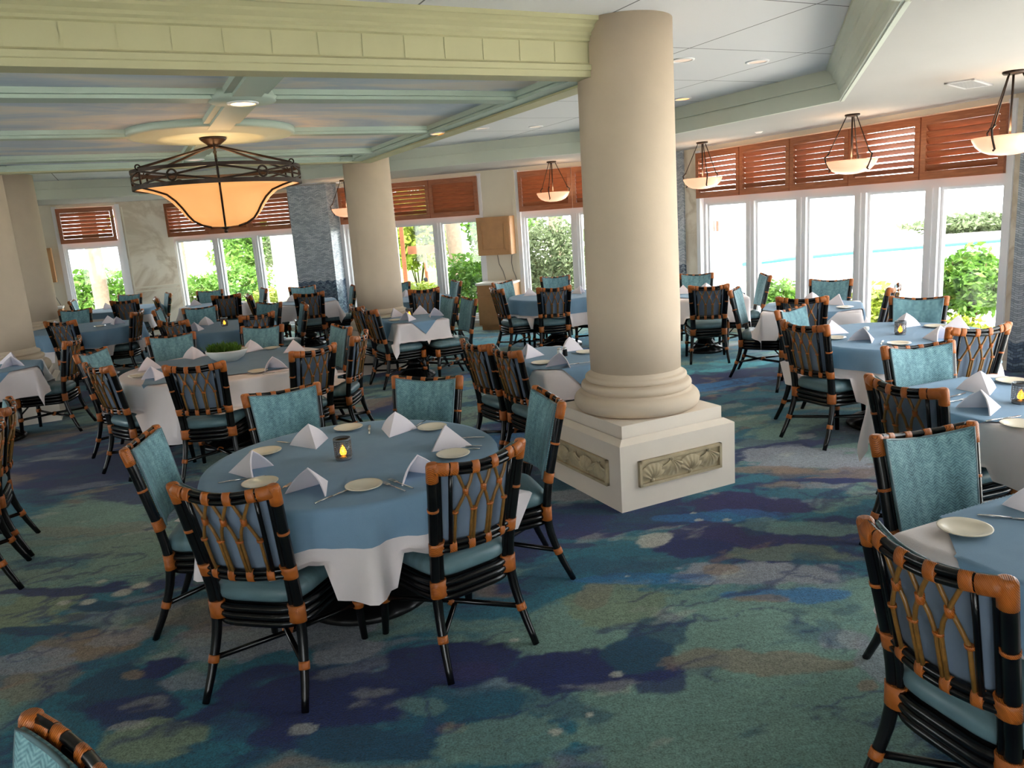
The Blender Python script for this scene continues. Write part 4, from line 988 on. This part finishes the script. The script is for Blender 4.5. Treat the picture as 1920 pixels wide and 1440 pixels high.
def downlight(u, v, z, rad, mat, label):
    r = empty('ceiling_downlight', label, 'light', W(u, v, z), 0, 'recessed ceiling lights')
    mb = MB(); mb.lathe([(rad,0),(rad+.022,0),(rad+.02,-.008),(rad,-.010),(rad,-.0)], 32); kid('trim_ring', mb, M['frame'], r)
    mb = MB(); mb.lathe([(.0,-.004),(rad,-.004)], 32); kid('lens', mb, M[mat], r)
    return r
downlight(-2.2, .98, 2.674, .075, 'bulb', 'bright downlight in the near round moulding of painted ceiling')
downlight(-.20, 2.72, ZP, .075, 'bulbdim', 'amber downlight in the border beam right of chandelier')
downlight(-2.2, 4.56, 2.674, .075, 'off', 'unlit downlight in the far round moulding of painted ceiling')
for u, v, m, lb in ((1.21,.93,'off','unlit downlight nearest the big column top'), (1.97,.90,'off','unlit downlight second from big column, white rim'), (2.66,2.74,'bulbdim','amber downlight by the sage fascia right of column'), (1.28,4.98,'off','left of two small downlights left of the big column'), (2.01,4.89,'off','right of two small downlights left of the big column'),(2.6,3.9,'bulbdim','amber downlight peeking left of the big column')):
    downlight(u, v, HU, .075, m, lb)
for u, v, lb in ((4.24,3.25,'small dark ceiling sensor between first and middle pendants'), (.62,9.79,'small dark ceiling sensor above mosaic pilaster')):
    mb = MB(); mb.lathe([(.0,-.02),(.03,-.018),(.045,-.006),(.05,0)], 24); tag(obj('ceiling_sensor', mb, M['off'], loc=W(u, v, HS)), lb, 'sensor')
def vent(u, v, az, label):
    r = empty('ceiling_vent', label, 'vent', W(u, v, HS), UANG + az)
    mb = MB(); a, b = .30, .11
    for (x0, x1, y0, y1) in ((-a, a, -b, -b+.025), (-a, a, b-.025, b), (-a, -a+.03, -b, b), (a-.03, a, -b, b)): mb.box(x0, x1, y0, y1, -.012, 0)
    kid('frame', mb, M['metalvent'], r)
    mb = MB(); mb.box(-a+.03, a-.03, -b+.025, b-.025, -.0105, 0); kid('opening', mb, M['dark'], r)  # black sheet almost flush with the vanes, standing in for shade in the duct
    mb = MB()
    for k in range(13):
        x = -a+.055+k*.041; mb.box(-.0085, .0085, -b+.025, b-.025, -.0015, 0, 0, Matrix.Translation((x, 0, -.0105)))
    kid('vane_grille', mb, M['metalvent'], r)
vent(3.52, .08, .35, 'metal air vent in the ceiling beside right pendant')
vent(.15, 9.75, -.78, 'small white ceiling vent above mosaic pilaster')

# ------------------------------------------------------------------ cabinets on the garden wall
def cabinet_set(M4, tag_side):
    r = empty('wall_cabinet', 'oak wall cabinet ' + tag_side, 'cabinet'); r.matrix_world = M4 @ Matrix.Translation((0, -.0, 1.27))
    mb = MB(); mb.box(0, .60, -.30, -.012, 0, .64); kid('body', mb, M['oak'], r)
    mb = MB(); mb.box(.012, .588, -.318, -.300, .012, .628); mb.box(.115, .485, -.326, -.318, .115, .525); 
    for (x0, x1, z0, z1) in ((.085,.515,.085,.10),(.085,.515,.54,.555),(.085,.10,.085,.555),(.50,.515,.085,.555)): mb.box(x0, x1, -.336, -.318, z0, z1)
    kid('door', mb, M['oak'], r)
    r = empty('base_cabinet', 'oak base cabinet ' + tag_side, 'cabinet'); r.matrix_world = M4
    mb = MB(); mb.box(0, .62, -.50, -.012, .09, .78); mb.box(.03, .59, -.45, -.012, 0, .09); kid('body', mb, M['oak'], r)
    mb = MB(); mb.box(.012, .608, -.518, -.50, .60, .765); kid('drawer', mb, M['oak'], r)
    mb = MB(); mb.box(.012, .608, -.518, -.50, .11, .585); mb.box(.09, .53, -.523, -.518, .18, .515); kid('door', mb, M['oak'], r)
    mb = MB(); mb.box(-.015, .635, -.535, -.012, .78, .815); o = obj('countertop', mb, M['counter'], M=M4); tag(o, 'white counter slab on oak base cabinet ' + tag_side, 'countertop')
    mb = MB()
    mb.tube([(.25,-.03,1.27),(.27,-.03,1.1),(.33,-.03,.98),(.36,-.04,.88),(.38,-.06,.825)], .006, 6); o = obj('hanging_cord', mb, M['cord'], M=M4); tag(o, 'left grey cord below wall cabinet ' + tag_side, 'cord')
    mb = MB(); mb.tube([(.52,-.03,1.27),(.50,-.03,1.12),(.52,-.03,.98),(.56,-.04,.88),(.58,-.06,.825)], .006, 6); o = obj('hanging_cord', mb, M['cord'], M=M4); tag(o, 'right grey cord below wall cabinet ' + tag_side, 'cord')
cabinet_set(FR['garden'] @ Matrix.Translation((gx(3.90)+.02, 0, 0)), 'between garden windows')
cabinet_set(FR['far'] @ Matrix.Translation((.10, 0, 0)), 'behind the left columns')

# ------------------------------------------------------------------ outdoors
def quad(name, pts, z, mat, label=None):
    mb = MB(); mb.prism([p[:2] for p in pts], z-.05, z); o = obj(name, mb, mat); struct(o); return o
GZ = -.06
quad('ground_deck', [W(60,-40), W(60,70), W(-60,70), W(-60,-40)], GZ, M['concrete'])
GF = FR['garden']
def gp(t, off, z=GZ): return GF @ Vector((gx(t), off, z))
def pp_(v, off, z=GZ): return W(4.9+off, v, z)
quad('ground_lawn', [gp(7.5,1.0), gp(3.2,1.0), gp(2.0,5.0), gp(8.5,5.0)], GZ+.03, M['lawn'])
quad('ground_lawn_far', [gp(12.5,6.5), gp(5.0,7.5), gp(2.0,20), gp(16,22)], GZ+.03, M['lawn'])
quad('ground_lawn_left', [gp(14,1.0), gp(8.4,1.0), gp(8.6,4.0), gp(15,4.5)], GZ+.03, M['lawn'])
# pool beyond the deck
PB = [(7.4,24.0),(9.3,25.0),(11.4,25.7),(14.2,26.2),(16.9,26.6),(26.0,27.6)]      # far rim of the pool
quad('water_pool', [(6.5,19.5),(10,19.0),(16,19.0),(26,20.0)] + PB[::-1], GZ+.02, M['water'])
mb = MB(); mb.tube([(x, y, GZ+.06) for x, y in PB], (.07,.10), 8, ref=(0,0,1)); struct(obj('trim_7', mb, M['pooltile']))
def bush(name, label, cat, c, rx, ry, h, n, mat, seed, stem=None, lsz=.06, group=None, zc=None, flat=1.0):
    R = random.Random(seed); r = empty(name, label, cat, (c[0], c[1], GZ), 0, group)
    mb = MB()
    for k in range(n):
        while True:
            x, y, z = R.uniform(-1,1), R.uniform(-1,1), R.uniform(-1,1)
            d = x*x+y*y+z*z
            if d < 1 and d > .18: break
        wob = 1 + .18*math.sin(5*math.atan2(y, x)+seed) + .12*math.sin(7*z+seed)
        z0 = (zc if zc is not None else .5)*h
        p = Vector((x*rx*wob, y*ry*wob, z0 + z*(h-z0)*wob)); 
        if p.z < .03: p.z = .03+R.random()*.1
        a = Vector((R.gauss(0,1), R.gauss(0,1), R.gauss(0,.7))).normalized(); b = a.cross(Vector((R.gauss(0,1), R.gauss(0,1), R.gauss(0,1)))).normalized(); s = lsz*R.uniform(.6,1.3)
        mb.add([tuple(p-a*s), tuple(p+b*s*.4), tuple(p+a*s), tuple(p-b*s*.4)], [(0,1,2,3)])
    kid('foliage', mb, mat, r)
    mb = MB()
    for k in range(7):
        a = R.uniform(0, 6.28); e = (rx*.55*math.cos(a), ry*.55*math.sin(a), h*R.uniform(.55,.9)); mb.tube([(.05*math.cos(a), .05*math.sin(a), 0), (e[0]*.35, e[1]*.35, e[2]*.45), e], [.022,.014,.006], 6, ref=(0,0,1))
    kid('stems', mb, M['twig'], r); return r
def palm(label, c, h, r0, seed, lean=(0,0), crown=True):
    R = random.Random(seed); r = empty('palm_tree', label, 'tree', (c[0], c[1], GZ), 0, 'palms outside the windows'); mb = MB(); n = 26
    prof = [(lean[0]*i/n, lean[1]*i/n, h*i/n) for i in range(n+1)]
    mb.tube(prof, [r0*(1.5-.5*min(1, i/3)) * (1+.05*(i % 2)) for i in range(n+1)], 14); kid('trunk', mb, M['bark'], r)
    if crown:
        mb = MB()
        for k in range(15):
            a = 2*PI*k/15 + R.random()*.3; el = R.uniform(-.2,.9); L = R.uniform(1.5,2.2); prev = None; base_ = Vector((lean[0], lean[1], h))
            for i in range(12):
                e = i/11; p = base_ + Vector((math.cos(a)*L*e, math.sin(a)*L*e, math.sin(el)*L*e - 1.5*e*e)); 
                if prev is not None:
                    for sd in (-1, 1):
                        w = Vector((-math.sin(a), math.cos(a), -.5))*sd; ln = .42*math.sin(PI*(e*.9+.08)); q = (p-prev)*.45
                        mb.add([tuple(prev), tuple(prev+q), tuple(prev+q*1.5+Vector((math.cos(a)*.15, math.sin(a)*.15, 0))+Vector((w.x*ln, w.y*ln, w.z*ln)))], [(0,1,2)])
                prev = p
        kid('fronds', mb, M['leafy'], r)
bush('leafy_bush', 'rounded bright green bush outside beside the oak cabinets', 'bush', gp(4.62,1.05), .60, .55, 1.28, 4200, M['leaf'], 3, lsz=.06)
bush('leafy_bush', 'low green bush outside just right of the middle column', 'bush', gp(5.95,1.3), .60, .5, .80, 2600, M['leafy'], 4, lsz=.06)
bush('leafy_bush', 'tall grey-green hedge bush filling the window left of big column', 'bush', gp(3.25,1.9), .85, .7, 1.95, 7000, M['leafd'], 5, lsz=.06)
bush('leafy_shrub', 'tall leafy shrub with bare stems outside last pool pane', 'bush', pp_(1.76,1.35), .42, .42, 1.17, 3600, M['leaf'], 6, lsz=.06, zc=.66)
bush('grass_clump', 'yellow-green grass clump outside fourth pool pane', 'grass', pp_(2.92,1.1), .38, .38, .66, 1800, M['leafy'], 7, lsz=.07)
bush('grass_clump', 'small bright green clump outside second pool pane', 'grass', pp_(4.64,1.1), .42, .4, .68, 1800, M['leaf'], 9, lsz=.06)
bush('grass_clump', 'low yellow-green grass under the tall leafy shrub', 'grass', pp_(1.6,.86), .42, .14, .40, 1300, M['leafy'], 8, lsz=.05)
bush('hedge', 'clipped bright hedge outside beyond narrow far-left window', 'hedge', W(-4.6,19.0), 2.4, .8, 1.42, 7000, M['leaf'], 10, lsz=.09)
bush('hedge', 'low bright strip of ground cover close outside narrow far-left window', 'hedge', W(-3.6,14.6), 1.0, .45, .55, 2200, M['leafy'], 22, lsz=.06)
bush('hedge', 'low hedge outside left pane of three-pane window', 'hedge', gp(11.96,2.0), .95, .7, 1.12, 4200, M['leaf'], 11, lsz=.07)
bush('hedge', 'bright hedge outside middle pane of three-pane window', 'hedge', gp(13.1,5.0), 1.0, .7, 1.25, 4200, M['leaf'], 12, lsz=.07)
bush('hedge', 'low hedge outside right pane of three-pane window', 'hedge', gp(9.85,1.9), .55, .5, .75, 2000, M['leafy'], 13, lsz=.06)
bush('leafy_tree', 'round green tree far outside the middle of three-pane window', 'tree', gp(17.2,11), 1.1, 1.1, 2.5, 3600, M['leaf'], 16, lsz=.13, zc=.62)
bush('leafy_tree', 'round green tree far outside right of three-pane window', 'tree', gp(14.9,10.5), .9, .9, 2.4, 3000, M['leafd'], 17, lsz=.13, zc=.62)
bush('leafy_tree', 'broad yellow-green tree outside left of the palm trunk', 'tree', gp(9.5,9), 1.3, 1.2, 3.1, 4200, M['leafy'], 18, lsz=.14, zc=.6)
bush('leafy_tree', 'bright green tree outside right of the palm trunk', 'tree', gp(6.9,9.5), 1.0, 1.2, 2.9, 4200, M['leaf'], 19, lsz=.13, zc=.55)
bush('hedge', 'pale clipped hedge beyond the pool seen through last pane', 'hedge', (21.0,34.5), 3.0, 1.0, .75, 3000, M['leafd'], 20, lsz=.16)
palm('smooth palm trunk outside right of the middle column', gp(6.12,4.2), 5.5, .17, 2, (-.25,.1))
palm('palm trunk outside the narrow far-left window', W(-3.62,17.0), 4.6, .17, 3, (.0,.0))
palm('palm with drooping fronds outside left of three-pane window', gp(16.2,6.5), 4.0, .14, 4)
palm('palm trunk outside the hedge window', gp(4.6,7.5), 6, .2, 5)
# timber sign board and posts in the garden, red pool signs
r = empty('sign_post', 'brown board on post in the garden right of middle column', 'sign', gp(7.36,5.0))
mb = MB(); mb.box(-.45,.45,-.03,.03,1.22,1.42, 0, Matrix.Rotation(UANG-PI/4,4,'Z')); kid('board', mb, M['timber'], r)
mb = MB(); mb.box(-.03,.03,-.03,.03,0,1.22, 0, Matrix.Rotation(UANG-PI/4,4,'Z')); kid('post', mb, M['timber'], r)
mb = MB(); mb.lathe([(.05,0),(.05,.72),(.03,.75)], 12); tag(obj('bollard', mb, M['dark'], loc=gp(6.56,3.2)), 'dark bollard on the garden path right of middle column', 'bollard')
mb = MB(); mb.box(-.05,.05,-.05,.05,0,2.4); mb.box(-.35,.35,-.05,.05,2.2,2.4); tag(obj('timber_post', mb, M['timber'], loc=gp(8.2,5.5)), 'brown timber post at the right edge of middle column', 'post')
r = empty('red_flag', 'small red flag on a pole beyond the first pool pane', 'flag', (4.58,16.85,GZ))
mb = MB(); mb.lathe([(.015,0),(.015,1.62),(.0,1.63)], 8); kid('pole', mb, M['frame'], r)
mb = MB(); mb.box(-.07,.07,-.008,.008,1.36,1.58); kid('cloth', mb, M['red'], r)
# neighbouring white column outside
mb = MB(); mb.lathe([(.24,0),(.24,3.0)], 32); tag(obj('porch_column', mb, M['counter'], loc=gp(9.05,1.5,GZ)), 'white porch column outside the right pane of three-pane window', 'column')

# ------------------------------------------------------------------ light
world = bpy.data.worlds.new('World'); scene.world = world; world.use_nodes = True
nt = world.node_tree; nt.nodes.clear()
o = nt.nodes.new('ShaderNodeOutputWorld'); bg = nt.nodes.new('ShaderNodeBackground'); bg.inputs[0].default_value = (.93,.97,1.0,1); bg.inputs[1].default_value = 6.0
nt.links.new(bg.outputs[0], o.inputs[0])
sun = bpy.data.lights.new('sun', 'SUN'); sun.energy = 15; sun.angle = .02; sun.color = (1,.96,.88); so = bpy.data.objects.new('sun', sun); COL.objects.link(so)
so.rotation_euler = (math.radians(24), math.radians(10), 0)
def portal(side, x0, x1, z0, z1):
    l = bpy.data.lights.new('portal', 'AREA'); l.shape = 'RECTANGLE'; l.size = x1-x0; l.size_y = z1-z0; l.cycles.is_portal = True
    ob = bpy.data.objects.new('portal', l); COL.objects.link(ob)
    ob.matrix_world = FR[side] @ Matrix.Translation(((x0+x1)/2, .27, (z0+z1)/2)) @ Matrix.Rotation(-PI/2, 4, 'X')
for s_, a, b, c, d in (('pool',.86,5.52,.1,2.64),('garden',gx(10.64),gx(7.66),.1,2.64),('garden',gx(6.66),gx(3.9),.1,2.64),('garden',gx(3.2),gx(1.15),.1,2.64),('far',.86,1.92,.1,2.64),('terrace',.9,5.5,.1,2.64),('near',.8,5.8,.02,2.45),('left',9.6,12.6,.1,2.4)):
    portal(s_, a, b, c, d)
def lamp(p, e, c=(1,.72,.42), rad=.1, typ='POINT'):
    l = bpy.data.lights.new('lamp', typ); l.energy = e; l.color = c; l.shadow_soft_size = rad; ob = bpy.data.objects.new('lamp', l); COL.objects.link(ob); ob.location = p; return ob
lamp(W(-2.2,2.76,2.30), 13, (1,.66,.36), .15)
for u, v in ((4.25,4.32),(4.18,1.81),(3.30,-.42),(3.25,6.72),(.55,9.15)): lamp(W(u, v, 2.25), 5, (1,.68,.42), .06)
for u, v, z in ((-2.2,.98,2.66),(-.20,2.72,2.66),(2.66,2.74,2.97),(2.6,3.9,2.97)):
    ob = lamp(W(u, v, z), 22, (1,.78,.52), .05, 'SPOT'); ob.data.spot_size = 1.6; ob.data.spot_blend = .6

# ------------------------------------------------------------------ camera
cam = bpy.data.cameras.new('camera'); co_b = bpy.data.objects.new('camera', cam); COL.objects.link(co_b)
cam.sensor_width = 36; cam.lens = 36*1450/1920; cam.clip_start = .05; cam.clip_end = 300
p_, r_ = math.radians(12.0), math.radians(-3.965)
fw = Vector((0, math.cos(p_), -math.sin(p_))); rt = Vector((1,0,0)); upv = rt.cross(fw)
rt2 = rt*math.cos(r_) + upv*math.sin(r_); up2 = -rt*math.sin(r_) + upv*math.cos(r_)
Mc = Matrix(((rt2.x, up2.x, -fw.x, 0), (rt2.y, up2.y, -fw.y, 0), (rt2.z, up2.z, -fw.z, 1.85), (0,0,0,1)))
co_b.matrix_world = Mc; scene.camera = co_b
vs = scene.view_settings; vs.view_transform = 'Standard'; vs.look = 'None'; vs.gamma = 1; vs.exposure = 0.72; vs.use_curve_mapping = False
scene.cycles.use_denoising = True; scene.cycles.max_bounces = 10; scene.cycles.diffuse_bounces = 6; scene.cycles.transparent_max_bounces = 16; scene.cycles.sample_clamp_indirect = 8
scene.cycles.caustics_reflective = False; scene.cycles.caustics_refractive = False
